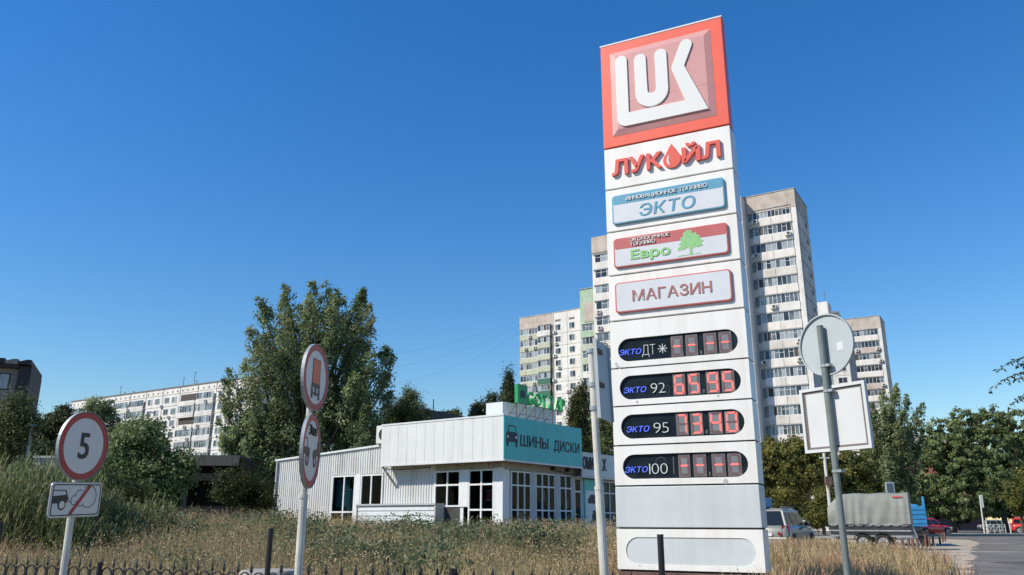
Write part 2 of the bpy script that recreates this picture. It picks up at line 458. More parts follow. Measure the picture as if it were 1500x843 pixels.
# logo box
b = MB(); b.box(-0.004, W + 0.004, -0.006, D * 0.55, J[1] + 0.012, J[0] - 0.012)
logo = b.build('logo_panel', M_red, st, bevel=0.008)
b = MB(); b.box(-0.012, W + 0.012, -0.012, D * 0.55 + 0.01, J[0] - 0.012, J[0] + 0.012); b.build('top_trim', M_wframe, st)
x0, x1, z0, z1 = 0.15, 1.83, 7.10, 8.635
i0 = 0.11
b = MB()
b.hexa([(x0, -0.006, z0), (x1, -0.006, z0), (x1, -0.006, z1), (x0, -0.006, z1)], [(x0 + i0, -0.04, z0 + i0), (x1 - i0, -0.04, z0 + i0), (x1 - i0, -0.04, z1 - i0), (x0 + i0, -0.04, z1 - i0)])
b.f = [tuple(reversed(f_)) for f_ in b.f]
b.build('raised_square', M_pink, logo, bevel=0.012)
b = MB(); b.box(x0 + i0, x1 - i0, -0.0408, -0.0385, 7.66, 7.664); b.build('seam', M_redp, logo)

def stadium(cx0, cz0, cx1, cz1, r, n=10):
    a = math.atan2(cz1 - cz0, cx1 - cx0); out = []
    for k in range(n + 1):
        t = a - math.pi / 2 + math.pi * k / n; out.append((cx1 + r * math.cos(t), cz1 + r * math.sin(t)))
    for k in range(n + 1):
        t = a + math.pi / 2 + math.pi * k / n; out.append((cx0 + r * math.cos(t), cz0 + r * math.sin(t)))
    return out
def arc(cx, cz, r, a0, a1, n=8):
    return [(cx + r * math.cos(R(a0 + (a1 - a0) * k / n)), cz + r * math.sin(R(a0 + (a1 - a0) * k / n))) for k in range(n + 1)]
LY0, LY1 = -0.062, -0.035
# letter: upright, bar and arm in one raised outline
pts = arc(0.415, 7.38, 0.155, 180, 270, 6)
pts += [(1.73, 7.225), (1.715, 7.235), (1.39, 8.06)]
pts += arc(1.435, 8.42, 0.10, -20, 155, 8)
pts += [(1.19, 8.09), (1.185, 8.04), (1.37, 7.455)]
pts += [(0.46, 7.455)]
pts += arc(0.36, 8.41, 0.10, 0, 180, 8)
b = MB(); b.prism_xz(pts, LY0, LY1); b.build('letter', M_lwhite, logo, bevel=0.02)
pts = [(0.58, 7.75)] + arc(0.85, 7.74, 0.27, 180, 360, 14) + [(1.12, 7.75)]
pts += arc(1.02, 8.36, 0.10, 0, 180, 8) + [(0.92, 7.78)] + arc(0.85, 7.78, 0.07, 0, -180, 8) + [(0.78, 7.78)] + arc(0.68, 8.36, 0.10, 0, 180, 8)
b = MB(); b.prism_xz(pts, LY0, LY1); b.build('letter', M_lwhite, logo, bevel=0.02)

# name panel
pn = plain_panel(1, 'name_panel', M_white)
kw = dict(y=-0.002, m=M_redside, parent=pn, depth=0.022, bold=0.03)
zt = 6.415
text('Л', 0.135, 0.40, zt, 0.27, **kw); text('У', 0.415, 0.665, zt, 0.27, **kw); text('К', 0.70, 0.95, zt, 0.27, **kw)
text('Й', 1.26, 1.54, zt, 0.25, **kw); text('Л', 1.565, 1.845, zt, 0.27, **kw)
cx, cz, r = 1.10, 6.515, 0.142
pts = arc(cx, cz, r, 130, 410, 20) + [(cx + 0.045, cz + 0.20), (cx, cz + 0.27), (cx - 0.045, cz + 0.20)]
b = MB(); b.prism_xz(pts, -0.026, -0.002); dr = b.build('drop_emblem', M_redside, pn, bevel=0.006)
b = MB(); b.prism_xz([(cx - 0.085, cz - 0.02), (cx - 0.055, cz - 0.075), (cx - 0.035, cz - 0.085), (cx - 0.055, cz - 0.01), (cx - 0.04, cz + 0.09), (cx - 0.075, cz + 0.05)], -0.0285, -0.0255); b.build('highlight', M_lwhite, dr)

def rrect(x0, x1, z0, z1, r, n=5):
    return arc(x1 - r, z0 + r, r, -90, 0, n) + arc(x1 - r, z1 - r, r, 0, 90, n) + arc(x0 + r, z1 - r, r, 90, 180, n) + arc(x0 + r, z0 + r, r, 180, 270, n)
def sign_box(i, zt, zb, rimmat):
    p = plain_panel(i, 'sign_panel', M_white)
    b = MB(); b.prism_xz(rrect(0.11, 1.86, zb, zt, 0.055), -0.036, 0.0); sb = b.build('light_box', rimmat, p, bevel=0.012)
    b = MB(); b.prism_xz(rrect(0.135, 1.835, zb + 0.025, zt - 0.022, 0.04), -0.0385, -0.033); b.build('face', M_pale, p)
    return p
def band(p, z0, z1, m):
    b = MB(); b.prism_xz(rrect(0.137, 1.833, z0, z1, 0.03), -0.0405, -0.036); b.build('colour_band', m, p)
p = sign_box(2, 6.078, 5.592, M_bluep)
band(p, 5.915, 6.055, M_bluep)
text('ИННОВАЦИОННОЕ ТОПЛИВО', 0.35, 1.61, 5.958, 0.062, -0.041, M_lwhite, p, bold=0.0, depth=0.002, joined='lettering', fake=0.012)
text('ЭКТО', 0.545, 1.43, 5.668, 0.195, -0.0385, M_bluep, p, bold=0.0, depth=0.003, shear=0.16, gap=0.14, fake=0.022)
p = sign_box(3, 5.362, 4.882, M_redp)
band(p, 5.178, 5.34, M_redp)
text('ЭКОЛОГИЧНОЕ', 0.385, 1.0, 5.275, 0.055, -0.041, M_lwhite, p, bold=0.0, depth=0.002, joined='lettering', fake=0.012)
text('ТОПЛИВО', 0.385, 0.78, 5.205, 0.055, -0.041, M_lwhite, p, bold=0.0, depth=0.002, joined='lettering', fake=0.012)
text('Евро', 0.385, 1.0, 4.985, 0.155, -0.0385, M_green, p, bold=0.035, depth=0.003, gap=0.06)
# printed tree emblem
pts = [(1.285, 4.935), (1.33, 4.94), (1.325, 5.02), (1.36, 5.05), (1.42, 5.04), (1.49, 5.06), (1.46, 5.10), (1.50, 5.13), (1.44, 5.17), (1.46, 5.21), (1.41, 5.23), (1.40, 5.27), (1.33, 5.27), (1.34, 5.31), (1.26, 5.325), (1.20, 5.28), (1.21, 5.24), (1.15, 5.21), (1.18, 5.16), (1.13, 5.12), (1.17, 5.09), (1.11, 5.06), (1.12, 5.02), (1.20, 5.03), (1.27, 5.06), (1.29, 5.01)]
b = MB(); b.prism_xz(pts, -0.0425, -0.038); b.prism_xz([(1.11, 4.932), (1.45, 4.936), (1.45, 4.942), (1.11, 4.94)], -0.042, -0.038); b.build('tree_emblem', M_green, p)
p = sign_box(4, 4.648, 4.17, M_redp)
text('МАГАЗИН', 0.385, 1.575, 4.328, 0.172, -0.0385, M_rust, p, bold=0.012, depth=0.003)

SEG = {'a': [(0.2, 0.95), (0.8, 0.95), (0.72, 0.87), (0.28, 0.87)], 'd': [(0.28, 0.13), (0.72, 0.13), (0.8, 0.05), (0.2, 0.05)],
       'g': [(0.16, 0.5), (0.26, 0.46), (0.74, 0.46), (0.84, 0.5), (0.74, 0.54), (0.26, 0.54)],
       'f': [(0.1, 0.92), (0.24, 0.84), (0.24, 0.57), (0.1, 0.52)], 'e': [(0.1, 0.48), (0.24, 0.43), (0.24, 0.16), (0.1, 0.08)],
       'b': [(0.76, 0.84), (0.9, 0.92), (0.9, 0.52), (0.76, 0.57)], 'c': [(0.76, 0.43), (0.9, 0.48), (0.9, 0.08), (0.76, 0.16)]}
ON = {'-': 'g', '6': 'acdefg', '5': 'acdfg', '9': 'abcdfg', '7': 'abc', '3': 'abcdg', '4': 'bcfg', '0': 'abcdef'}
def ccw(p):
    a = sum(p[i][0] * p[(i + 1) % len(p)][1] - p[(i + 1) % len(p)][0] * p[i][1] for i in range(len(p)))
    return p if a > 0 else p[::-1]

def pill_panel(i, zt, zb, xl, xr, depth, m_front, m_in, name):
    """front plate with a stadium shaped opening and a recessed face in it"""
    z0, z1 = J[i + 1] + 0.011, J[i] - 0.011
    r = (zt - zb) / 2; zc = (zt + zb) / 2
    inner = stadium(xl + r, zc, xr - r, zc, r, 16)
    cx, czz, hw = W / 2, (z0 + z1) / 2, W / 2
    outer = []
    for x, z in inner:
        dx, dz = x - cx, z - zc
        k = min(hw / abs(dx) if dx else 1e9, ((z1 - zc) / dz) if dz > 0 else ((z0 - zc) / dz if dz < 0 else 1e9))
        outer.append([cx + dx * k, zc + dz * k])
    for c in ((0, z0), (W, z0), (W, z1), (0, z1)):
        q = min(range(len(outer)), key=lambda q: (outer[q][0] - c[0]) ** 2 + (outer[q][1] - c[1]) ** 2)
        outer[q] = list(c)
    n = len(inner); b = MB()
    v = [(x, 0, z) for x, z in outer] + [(x, 0, z) for x, z in inner] + [(x, depth, z) for x, z in inner]
    fs = []
    for k in range(n):
        l = (k + 1) % n
        fs += [(k, l, n + l, n + k), (n + k, n + l, 2 * n + l, 2 * n + k)]
    b._add(v, fs)
    b._add([(0, 0, z0), (W, 0, z0), (W, 0, z1), (0, 0, z1), (0, D, z0), (W, D, z0), (W, D, z1), (0, D, z1)],
           [(1, 5, 6, 2), (4, 0, 3, 7), (3, 2, 6, 7), (4, 5, 1, 0), (5, 4, 7, 6)])
    p = b.build(name, m_front, st)
    b = MB(); b.prism_xz(stadium(xl + r, zc, xr - r, zc, r + 0.003, 16), depth - 0.001, depth + 0.006)
    b.build('display_window' if m_in is M_disp else 'cover_plate', m_in, p)
    return p

def price_row(i, zt, zb, xl, xr, txt, digits, lab, lx, dx, zdig):
    p = pill_panel(i, zt, zb, xl, xr, 0.035, M_white, M_disp, 'price_panel')
    yd = 0.035
    text('ЭКТО', lx[0], lx[1], lab[0], 0.082, yd, M_neon, p, bold=0.0, depth=0.003, shear=0.25, gap=0.12)
    text(txt, lx[2], lx[3], lab[0] - 0.025, 0.15, yd, M_neonw, p, bold=-0.022, depth=0.006, gap=0.08)
    for ch, (a, c) in zip(digits, dx):
        z0, z1 = zdig
        b = MB(); b.box(a, c, yd - 0.012, yd, z0, z1, 0)
        w, h = c - a, z1 - z0
        b.box(a + w * 0.25, c - w * 0.25, yd - 0.0135, yd - 0.011, z0 + h * 0.15, z0 + h * 0.45, 1)
        b.box(a + w * 0.25, c - w * 0.25, yd - 0.0135, yd - 0.011, z0 + h * 0.55, z0 + h * 0.85, 1)
        for s_, q in SEG.items():
            if s_ not in ON[ch]: b.prism_xz(ccw([(a + w * u, z0 + h * v) for u, v in q]), yd - 0.015, yd - 0.011, 2)
        st_ = st
        d = b.build('digit', [M_digit, M_digin, M_unlit], p)
        b = MB()
        for s_ in ON[ch]: b.prism_xz(ccw([(a + w * u, z0 + h * v) for u, v in SEG[s_]]), yd - 0.017, yd - 0.011)
        b.build('lit_segments', M_lit, p)
    b = MB(); b.box(dx[1][1] + 0.025, dx[2][0] - 0.025, yd - 0.01, yd, zdig[0] + 0.01, zdig[0] + 0.06); b.build('decimal_point', M_plast, p)
    return p
DX = [(0.915, 1.09), (1.13, 1.305), (1.39, 1.575), (1.605, 1.785)]
p = price_row(5, 3.775, 3.43, 0.115, 1.875, 'ДТ', '----', (3.535,), (0.12, 0.475, 0.48, 0.68), DX, (3.445, 3.75))
# faint snowflake beside the diesel mark
b = MB()
for k in range(4):
    b.T = Matrix.Translation((0.785, 0.033, 3.585)) @ Matrix.Rotation(math.pi * k / 4, 4, 'Y')
    b.box(-0.07, 0.07, -0.001, 0.001, -0.005, 0.005)
b.build('snowflake', M_neonw, p)
p = price_row(6, 3.215, 2.865, 0.12, 1.875, '92', '6595', (2.965,), (0.17, 0.525, 0.585, 0.80), DX, (2.885, 3.19))
b = MB(); b.ring_xz(0.83, 2.985, 0.055, 0.062, 0.031, 0.034, 20, sx=0.5); b.build('neon_loop', M_plast, p)
p = price_row(7, 2.645, 2.30, 0.12, 1.88, '95', '7340', (2.395,), (0.19, 0.545, 0.60, 0.82), [(0.93, 1.10), (1.135, 1.31), (1.395, 1.58), (1.61, 1.80)], (2.32, 2.625))
p = price_row(8, 2.075, 1.735, 0.125, 1.885, '100', '----', (1.825,), (0.145, 0.495, 0.51, 0.775), [(0.93, 1.095), (1.14, 1.32), (1.395, 1.58), (1.61, 1.795)], (1.75, 2.055))
b = MB(); b.ring_xz(0.68, 1.955, 0.07, 0.077, 0.03, 0.034, 20); b.box(0.85, 0.87, 0.028, 0.034, 1.79, 2.03); b.build('neon_loop', M_plast, p)
plain_panel(9, 'blank_panel', M_grayp)
pill_panel(10, 0.945, 0.585, 0.13, 1.90, 0.012, M_white, M_grayp, 'lower_panel')
b = MB()
for (x, z) in ((0.22, 3.42), (0.20, 3.46), (0.25, 3.40)): b.disc_xz(x - 0.12, z - 0.05, 0.022, -0.0025, -0.001, 7)
b.disc_xz(1.57, 1.675, 0.035, -0.0025, -0.001, 8); b.disc_xz(0.38, 2.825, 0.02, -0.0025, -0.001, 7); b.disc_xz(1.55, 2.84, 0.018, -0.0025, -0.001, 7)
b.disc_xz(0.32, 0.57, 0.01, -0.0025, -0.001, 6); b.disc_xz(1.64, 0.555, 0.008, -0.0025, -0.001, 6)
b.build('scuff_mark', M_trim, st)

# ------------------------------------------------------------------ street signs in the foreground
def disc_sign(parent, cx, cz, r, y, face_mats=True):
    b = MB(); b.ring_xz(cx, cz, r - 0.004, r, y - 0.012, y + 0.018, 48); b.disc_xz(cx, cz, r - 0.002, y, y + 0.004, 48)
    d = b.build('sign_disc', M_galv, parent)
    b = MB(); b.disc_xz(cx, cz, r - 0.012, y - 0.006, y - 0.001, 48); b.build('sign_face', M_signw, d)
    b = MB(); b.ring_xz(cx, cz, r * 0.80, r * 0.965, y - 0.009, y - 0.0055, 48); b.build('red_ring', M_signr, d)
    return d

# speed limit sign with smoke plate
sp = thing('traffic_sign', 'round speed limit 5 sign above a crossed out exhaust smoke plate, on white pole', 'traffic sign', (-3.85, 7.4, 0), R(70), ry=0)
sp.rotation_euler = (R(1.0), R(-2.2), R(77))
b = MB(); b.tube([(0, 0.03, -0.02), (0, 0.03, 2.06)], 0.03, 12); b.build('pole', M_pole, sp, smooth_=False)
d = disc_sign(sp, 0, 1.795, 0.305, 0)
text('5', -0.062, 0.062, 1.68, 0.228, -0.006, M_signk, d, bold=0.012, depth=0.003, ref='5', name='numeral')
b = MB(); b.prism_xz(rrect(-0.305, 0.305, 1.178, 1.478, 0.035), -0.001, 0.012); pl = b.build('plate', M_galv, sp)
b = MB(); b.prism_xz(rrect(-0.300, 0.300, 1.183, 1.473, 0.032), -0.004, -0.0005); b.build('plate_face', M_signw, pl)
def frame_strip(mb, pts0, pts1, y0, y1):
    n = len(pts0)
    v = [(x, y0, z) for x, z in pts0] + [(x, y0, z) for x, z in pts1] + [(x, y1, z) for x, z in pts1] + [(x, y1, z) for x, z in pts0]
    f = []
    for k in range(n):
        l = (k + 1) % n
        f += [(k, l, n + l, n + k), (n + k, n + l, 2 * n + l, 2 * n + k), (3 * n + k, 3 * n + l, l, k)]
    mb._add(v, f)
b = MB(); frame_strip(b, rrect(-0.288, 0.288, 1.195, 1.461, 0.026), rrect(-0.279, 0.279, 1.204, 1.452, 0.02), -0.0065, -0.0035)
# rear half of a car
b.prism_xz([(-0.276, 1.30), (-0.125, 1.30), (-0.095, 1.335), (-0.12, 1.372), (-0.276, 1.362)], -0.0065, -0.0035)
b.prism_xz([(-0.276, 1.405), (-0.142, 1.405), (-0.142, 1.413), (-0.276, 1.413)], -0.0065, -0.0035)
b.prism_xz([(-0.15, 1.413), (-0.122, 1.36), (-0.112, 1.36), (-0.138, 1.413)], -0.0065, -0.0035)
b.ring_xz(-0.17, 1.288, 0.0, 0.045, -0.0068, -0.0035, 20)
b.box(-0.10, -0.07, -0.0065, -0.0035, 1.308, 1.314)
# smoke outline
def arc_strip(cx, cz, r, a0, a1, w=0.006, n=16):
    o = arc(cx, cz, r, a0, a1, n); i_ = arc(cx, cz, r - w, a0, a1, n)
    for k in range(n): b._add([(*[o[k][0]], -0.0065, o[k][1]), (o[k + 1][0], -0.0065, o[k + 1][1]), (i_[k + 1][0], -0.0065, i_[k + 1][1]), (i_[k][0], -0.0065, i_[k][1])], [(0, 1, 2, 3)][::1])
arc_strip(-0.03, 1.325, 0.042, 60, 290); arc_strip(0.03, 1.365, 0.05, 50, 190); arc_strip(0.05, 1.315, 0.045, 190, 330); arc_strip(0.14, 1.355, 0.098, -130, 130, n=28)
b.build('plate_symbol', M_signk, pl)
b = MB(); b.ring_xz(-0.17, 1.288, 0.0, 0.032, -0.0085, -0.0066, 20); b.build('wheel_symbol', M_signw, pl)
b = MB(); b.prism_xz([(-0.085, 1.205), (-0.045, 1.205), (0.165, 1.451), (0.125, 1.451)], -0.0095, -0.007); b.build('red_bar', M_signr, pl)
for z in (1.30, 1.70, 1.90):
    b = MB(); b.tube([(0, 0.03, z - 0.02), (0, 0.03, z + 0.02)], 0.036, 12); b.build('clamp', M_galv, sp)

# double sign, seen edge on
dp = thing('traffic_sign', 'white pole with two stacked round prohibition signs seen nearly edge on', 'traffic sign', (-1.76, 7.2, 0), R(82))
dp.rotation_euler = (R(0), R(-0.6), R(82))
b = MB(); b.tube([(0, 0.035, -0.02), (0, 0.035, 1.36)], 0.035, 12); b.tube([(0, 0.035, 1.36), (0, 0.035, 2.66)], 0.028, 12); b.tube([(0, 0.035, 1.34), (0, 0.035, 1.37)], 0.04, 12); b.build('pole', M_pole, dp)
d = disc_sign(dp, 0, 2.39, 0.30, 0)
b = MB(); b.box(-0.082, 0.082, -0.009, -0.006, 2.335, 2.545); b.build('orange_box', M_signo, d)
b = MB(); frame_strip(b, [(-0.09, 2.327), (0.09, 2.327), (0.09, 2.553), (-0.09, 2.553)], [(-0.082, 2.335), (0.082, 2.335), (0.082, 2.545), (-0.082, 2.545)], -0.0095, -0.006)
b.box(-0.095, 0.095, -0.009, -0.006, 2.235, 2.25); b.box(-0.1, 0.1, -0.009, -0.006, 2.295, 2.325); b.box(-0.1, -0.06, -0.009, -0.006, 2.195, 2.29); b.box(0.06, 0.1, -0.009, -0.006, 2.195, 2.29); b.box(-0.02, 0.02, -0.009, -0.006, 2.22, 2.30)
b.build('truck_symbol', M_signk, d)
d2 = disc_sign(dp, 0, 1.745, 0.325, 0.0)
d2.rotation_euler = (0, 0, R(8))
text('3м', -0.12, 0.11, 1.875, 0.088, -0.006, M_signk, d2, bold=0.0, gap=0.22, depth=0.003, name='numeral', ref='3')
b = MB()
b.prism_xz([(-0.255, 1.71), (-0.08, 1.68), (-0.06, 1.71), (-0.07, 1.76), (-0.13, 1.765), (-0.165, 1.84), (-0.225, 1.845), (-0.225, 1.835), (-0.17, 1.83), (-0.14, 1.765), (-0.255, 1.765)], -0.009, -0.006)
b.prism_xz([(0.06, 1.68), (0.255, 1.71), (0.255, 1.80), (0.225, 1.84), (0.215, 1.84), (0.20, 1.77), (0.08, 1.755), (0.05, 1.72)], -0.009, -0.006)
for cx in (-0.14, 0.135): b.ring_xz(cx, 1.66, 0.030, 0.055, -0.0095, -0.006, 20)
b.build('car_symbol', M_signk, d2)
for z in (1.55, 1.95, 2.25, 2.55):
    b = MB(); b.tube([(0, 0.035, z - 0.02), (0, 0.035, z + 0.02)], 0.037, 12); b.build('clamp', M_galv, dp)

# sign seen from behind, right
bp = thing('traffic_sign', 'backs of a round sign and a white framed square sign on grey green pole', 'traffic sign', (3.025, 7.6, 0), R(-57))
bp.rotation_euler = (R(0), R(-0.3), R(-57))
b = MB(); b.tube([(0, -0.045, -0.02), (0, -0.045, 2.97)], 0.031, 14); b.build('pole', M_gpole, bp, smooth_=False)
b = MB(); b.ring_xz(0.02, 2.79, 0.288, 0.30, -0.02, 0.006, 56); b.disc_xz(0.02, 2.79, 0.29, 0.0, 0.005, 56); d = b.build('sign_disc', M_signg, bp)
b = MB(); b.box(0.13, 0.20, -0.0022, -0.0005, 2.71, 2.79); b.build('paper_sticker', M_signb, d)
b = MB(); b.box(-0.33, 0.37, 0.0, 0.03, 1.79, 2.39); pl = b.build('square_panel', M_signb, bp, bevel=0.003)
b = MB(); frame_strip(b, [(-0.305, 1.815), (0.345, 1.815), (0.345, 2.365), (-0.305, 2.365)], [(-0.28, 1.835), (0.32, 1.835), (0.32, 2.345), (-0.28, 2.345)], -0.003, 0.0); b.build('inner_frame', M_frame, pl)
b = MB(); frame_strip(b, [(-0.335, 1.785), (0.375, 1.785), (0.375, 2.395), (-0.335, 2.395)], [(-0.306, 1.814), (0.346, 1.814), (0.346, 2.366), (-0.306, 2.366)], -0.018, 0.0); b.build('outer_frame', M_signb, pl)
for z in (2.34, 2.58, 1.60):
    b = MB(); b.tube([(0, -0.045, z - 0.012), (0, -0.045, z + 0.012)], 0.037, 14); b.box(0.03, 0.075, -0.075, -0.02, z - 0.012, z + 0.012); b.build('clamp', M_galv, bp)
b = MB(); b.box(-0.05, 0.05, -0.01, 0.0, 2.38, 2.60); b.build('joining_strip', M_galv, bp)
b = MB(); b.tube([(0, -0.045, 2.965), (0, -0.045, 2.975)], 0.032, 14); b.build('pole_cap', M_gpole, bp)

# white pole with grey plate seen edge on
wp = thing('sign_post', 'off white post carrying a narrow grey plate, standing left of the price pylon', 'sign post', (0.765, 6.8, 0), R(67))
wp.rotation_euler = (R(-1.8), R(-0.6), R(67))
b = MB(); b.tube([(0, 0, -0.02), (0, 0, 1.42)], 0.037, 14); b.tube([(0, 0, 1.42), (0, 0, 2.58)], 0.031, 14); b.tube([(0, 0, 1.40), (0, 0, 1.43)], 0.04, 14); b.build('pole', M_pole, wp)
b = MB(); b.box(-0.06, 0.34, -0.052, -0.04, 1.98, 2.66); b.box(-0.06, -0.048, -0.07, -0.052, 1.98, 2.66); b.box(0.328, 0.34, -0.07, -0.052, 1.98, 2.66); b.build('plate', M_signg, wp)
b = MB()
for z in (2.56, 2.27):
    b = MB(); b.box(-0.04, 0.12, -0.068, -0.053, z - 0.02, z + 0.02); b.build('bracket', M_rustm, wp)
for z in (2.56, 2.27, 2.07):
    b = MB(); b.tube([(0, 0, z - 0.018), (0, 0, z + 0.018)], 0.042, 12); b.build('clamp', M_galv, wp)

# ------------------------------------------------------------------ iron fence along the pavement
fr = thing('iron_fence', 'low black iron fence with spear tipped pickets and rings along the weedy field', 'fence', (-9.2, 11.45, 0), R(-25))
SPC, ZT = 0.175, 0.775
NP = 68
def picket_mesh():
    b = MB(); b.box(-0.008, 0.008, -0.008, 0.008, 0.02, ZT - 0.13)
    z = ZT - 0.13
    b._add([(0, 0, z), (0.024, 0, z + 0.045), (0, 0.009, z + 0.045), (-0.024, 0, z + 0.045), (0, -0.009, z + 0.045), (0, 0, z + 0.13)],
           [(0, 2, 1), (0, 3, 2), (0, 4, 3), (0, 1, 4), (5, 1, 2), (5, 2, 3), (5, 3, 4), (5, 4, 1)])
    return b
pk = picket_mesh().build('picket', M_black, fr)
b = MB(); b.ring_xz(0, 0, 0.068, 0.080, -0.006, 0.006, 18); rg = b.build('ring', M_black, fr)
rg.location = (SPC / 2, 0, ZT - 0.185)
for k in range(1, NP):
    o = pk.copy(); COL.objects.link(o); o.location = (k * SPC, 0, random.uniform(-0.006, 0.006)); o.rotation_euler = (0, R(random.uniform(-1.2, 1.2)), 0)
    if k < NP - 1:
        o = rg.copy(); COL.objects.link(o); o.location = ((k + 0.5) * SPC, 0, ZT - 0.185)
b = MB(); b.box(-0.1, NP * SPC, -0.012, 0.012, ZT - 0.305, ZT - 0.285); b.build('rail', M_black, fr)
b = MB(); b.box(-0.1, NP * SPC, -0.012, 0.012, 0.10, 0.12); b.build('rail', M_black, fr)
for px_, h in ((161, 0.72), (668, 0.76)):
    best = min(range(NP * 10), key=lambda q: abs(px_ - (750 + FPX * (-9.2 + q * 0.0175 * math.cos(R(25))) / (11.45 - q * 0.0175 * math.sin(R(25))) * 1.04)))
    b = MB(); b.tube([(best * 0.0175, -0.04, 0), (best * 0.0175, -0.04, h)], 0.028, 10); b.build('post', M_black, fr)
for (px_, py_, Y_, lab) in ((397, 774, 8.0, 'black iron tube post standing left of the double round signs'), (967, 783, 6.9, 'black iron tube post standing in front of the price pylon'), (2, 765, 9.6, 'black iron tube post at the left end of the fence')):
    p0 = at(px_, py_, Y_)
    t = thing('iron_post', lab, 'post', (p0.x, p0.y, 0), 0, 'black iron tube posts by the fence')
    b = MB(); b.tube([(0, 0, 0), (0, 0, p0.z - 0.01)], 0.026, 12); b.build('tube', M_black, t)
    b = MB(); b.tube([(0, 0, p0.z - 0.012), (0, 0, p0.z)], 0.028, 12); b.build('cap', M_plastic, t)
p0 = at(395, 835, 9.6)
b = MB(); b.tube([(0, 0, 0), (0, 0, p0.z - 0.04), (0, 0, p0.z)], [0.33, 0.33, 0.30], 20); o = b.build('concrete_well_ring', M_cblock, None, bevel=0.01)
o.location = (p0.x, p0.y, 0); tag(o, 'low round concrete well ring behind the fence beside the double sign pole', 'well ring')

# ------------------------------------------------------------------ tyre shop
SH = thing('tyre_shop', 'white single storey tyre shop with corrugated walls, big white fascia and glazed front', 'shop', (-0.32, 32.0, 0), R(-35.5))
WY, WX = 0.7, -0.5          # wall planes behind the overhanging fascia
ZB = 0.3
def corr_sheet(x0, x1, z0, zt0, zt1, y, pitch=0.15, dep=0.03, axis='x'):
    """trapezoid ribbed sheet facing -y (or +x when axis='y'), top edge from zt0 to zt1"""
    n = max(1, round((x1 - x0) / pitch)); p = (x1 - x0) / n
    prof = []
    for k in range(n):
        a = x0 + k * p
        prof += [(a, 0), (a + p * 0.4, 0), (a + p * 0.5, dep), (a + p * 0.9, dep)]
    prof.append((x1, 0))
    b = MB(); v = []; f = []
    for (x, d) in prof:
        zt = zt0 + (zt1 - zt0) * (x - x0) / (x1 - x0)
        if axis == 'x': v += [(x, y - d, z0), (x, y - d, zt)]
        else: v += [(y + d, x, z0), (y + d, x, zt)]
    for k in range(len(prof) - 1): f.append((2 * k, 2 * k + 2, 2 * k + 3, 2 * k + 1))
    return b._add(v, f)
def glazed(x0, x1, z0, z1, y, cols, rows, fw=0.05, axis='x', name='window', parent=None, dep=0.06):
    """window unit: frame bars and panes; cols/rows are lists of inner bar positions"""
    b = MB()
    def bx(a0, a1, c0, c1):
        if axis == 'x': b.box(a0, a1, y - dep, y + 0.03, c0, c1)
        else: b.box(y - 0.03, y + dep, a0, a1, c0, c1)
    bx(x0, x0 + fw, z0, z1); bx(x1 - fw, x1, z0, z1)
    zz = [z0 + fw / 2] + list(rows) + [z1 - fw / 2]
    xc = [x0 + fw / 2] + list(cols) + [x1 - fw / 2]
    for z in zz:
        for q in range(len(xc) - 1): bx(xc[q] + fw / 2, xc[q + 1] - fw / 2, z - fw / 2, z + fw / 2)
    for c in cols: bx(c - fw / 2, c + fw / 2, z0, z1)
    w = b.build(name, M_wframe, parent)
    for q in range(len(xc) - 1):
        for r in range(len(zz) - 1):
            a0, a1, c0, c1 = xc[q] + fw / 2, xc[q + 1] - fw / 2, zz[r] + fw / 2, zz[r + 1] - fw / 2
            b = MB()
            if axis == 'x': b.box(a0, a1, y - 0.02, y - 0.012, c0, c1)
            else: b.box(y + 0.012, y + 0.02, a0, a1, c0, c1)
            b.build('pane', M_pane, w)
    return w
# left wing wall, with its two windows left open
def ztop(x): return 4.00 + (x + 14.37) * (4.38 - 4.00) / (14.37 - 7.2)
for (a, c, z0, z1) in ((-14.37, -10.35, ZB, None), (-10.35, -7.05, 3.20, None), (-7.05, -6.9, ZB, None), (-8.78, -8.46, ZB, 3.20), (-8.46, -7.05, ZB, 1.80), (-10.35, -8.78, ZB, 0.9)):
    corr_sheet(a, c, z0, z1 or ztop(a), z1 or ztop(c), WY).build('corrugated_wall', M_corr, SH)
corr_sheet(-6.9, -4.08, ZB, 3.6, 3.6, WY).build('corrugated_wall', M_corr, SH)
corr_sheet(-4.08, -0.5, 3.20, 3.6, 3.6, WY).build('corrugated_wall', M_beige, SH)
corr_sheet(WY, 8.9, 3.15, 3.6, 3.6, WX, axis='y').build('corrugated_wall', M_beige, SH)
b = MB(); b.box(-14.43, -14.33, WY - 0.06, WY + 0.1, ZB, 4.06); b.build('corner_trim', M_corr, SH)
b = MB(); b.hexa([(-14.5, WY - 0.1, 4.0), (-6.66, WY - 0.1, 4.41), (-6.66, WY + 0.12, 4.41), (-14.5, WY + 0.12, 4.0)], [(-14.5, WY - 0.1, 4.09), (-6.66, WY - 0.1, 4.5), (-6.66, WY + 0.12, 4.5), (-14.5, WY + 0.12, 4.09)]); b.build('verge_trim', M_clad, SH)
b = MB(); b.hexa([(-14.4, WY + 0.12, 3.98), (-6.66, WY + 0.12, 4.38), (-6.66, 9, 4.38), (-14.4, 9, 3.98)], [(-14.4, WY + 0.12, 4.06), (-6.66, WY + 0.12, 4.46), (-6.66, 9, 4.46), (-14.4, 9, 4.06)]); b.build('roof', M_roof, SH)
b = MB(); b.box(-14.36, -14.30, WY + 0.1, 9, ZB, 3.95); b.box(-14.3, -0.6, 8.95, 9.05, ZB, 3.9); b.build('back_wall', M_corr, SH)
glazed(-10.32, -8.80, 0.9, 3.18, WY, [-9.52], [1.55], 0.07, parent=SH)
b = MB(); b.box(-8.78, -8.46, WY - 0.07, WY - 0.031, ZB, 3.2); b.build('white_pilaster', M_wframe, SH)
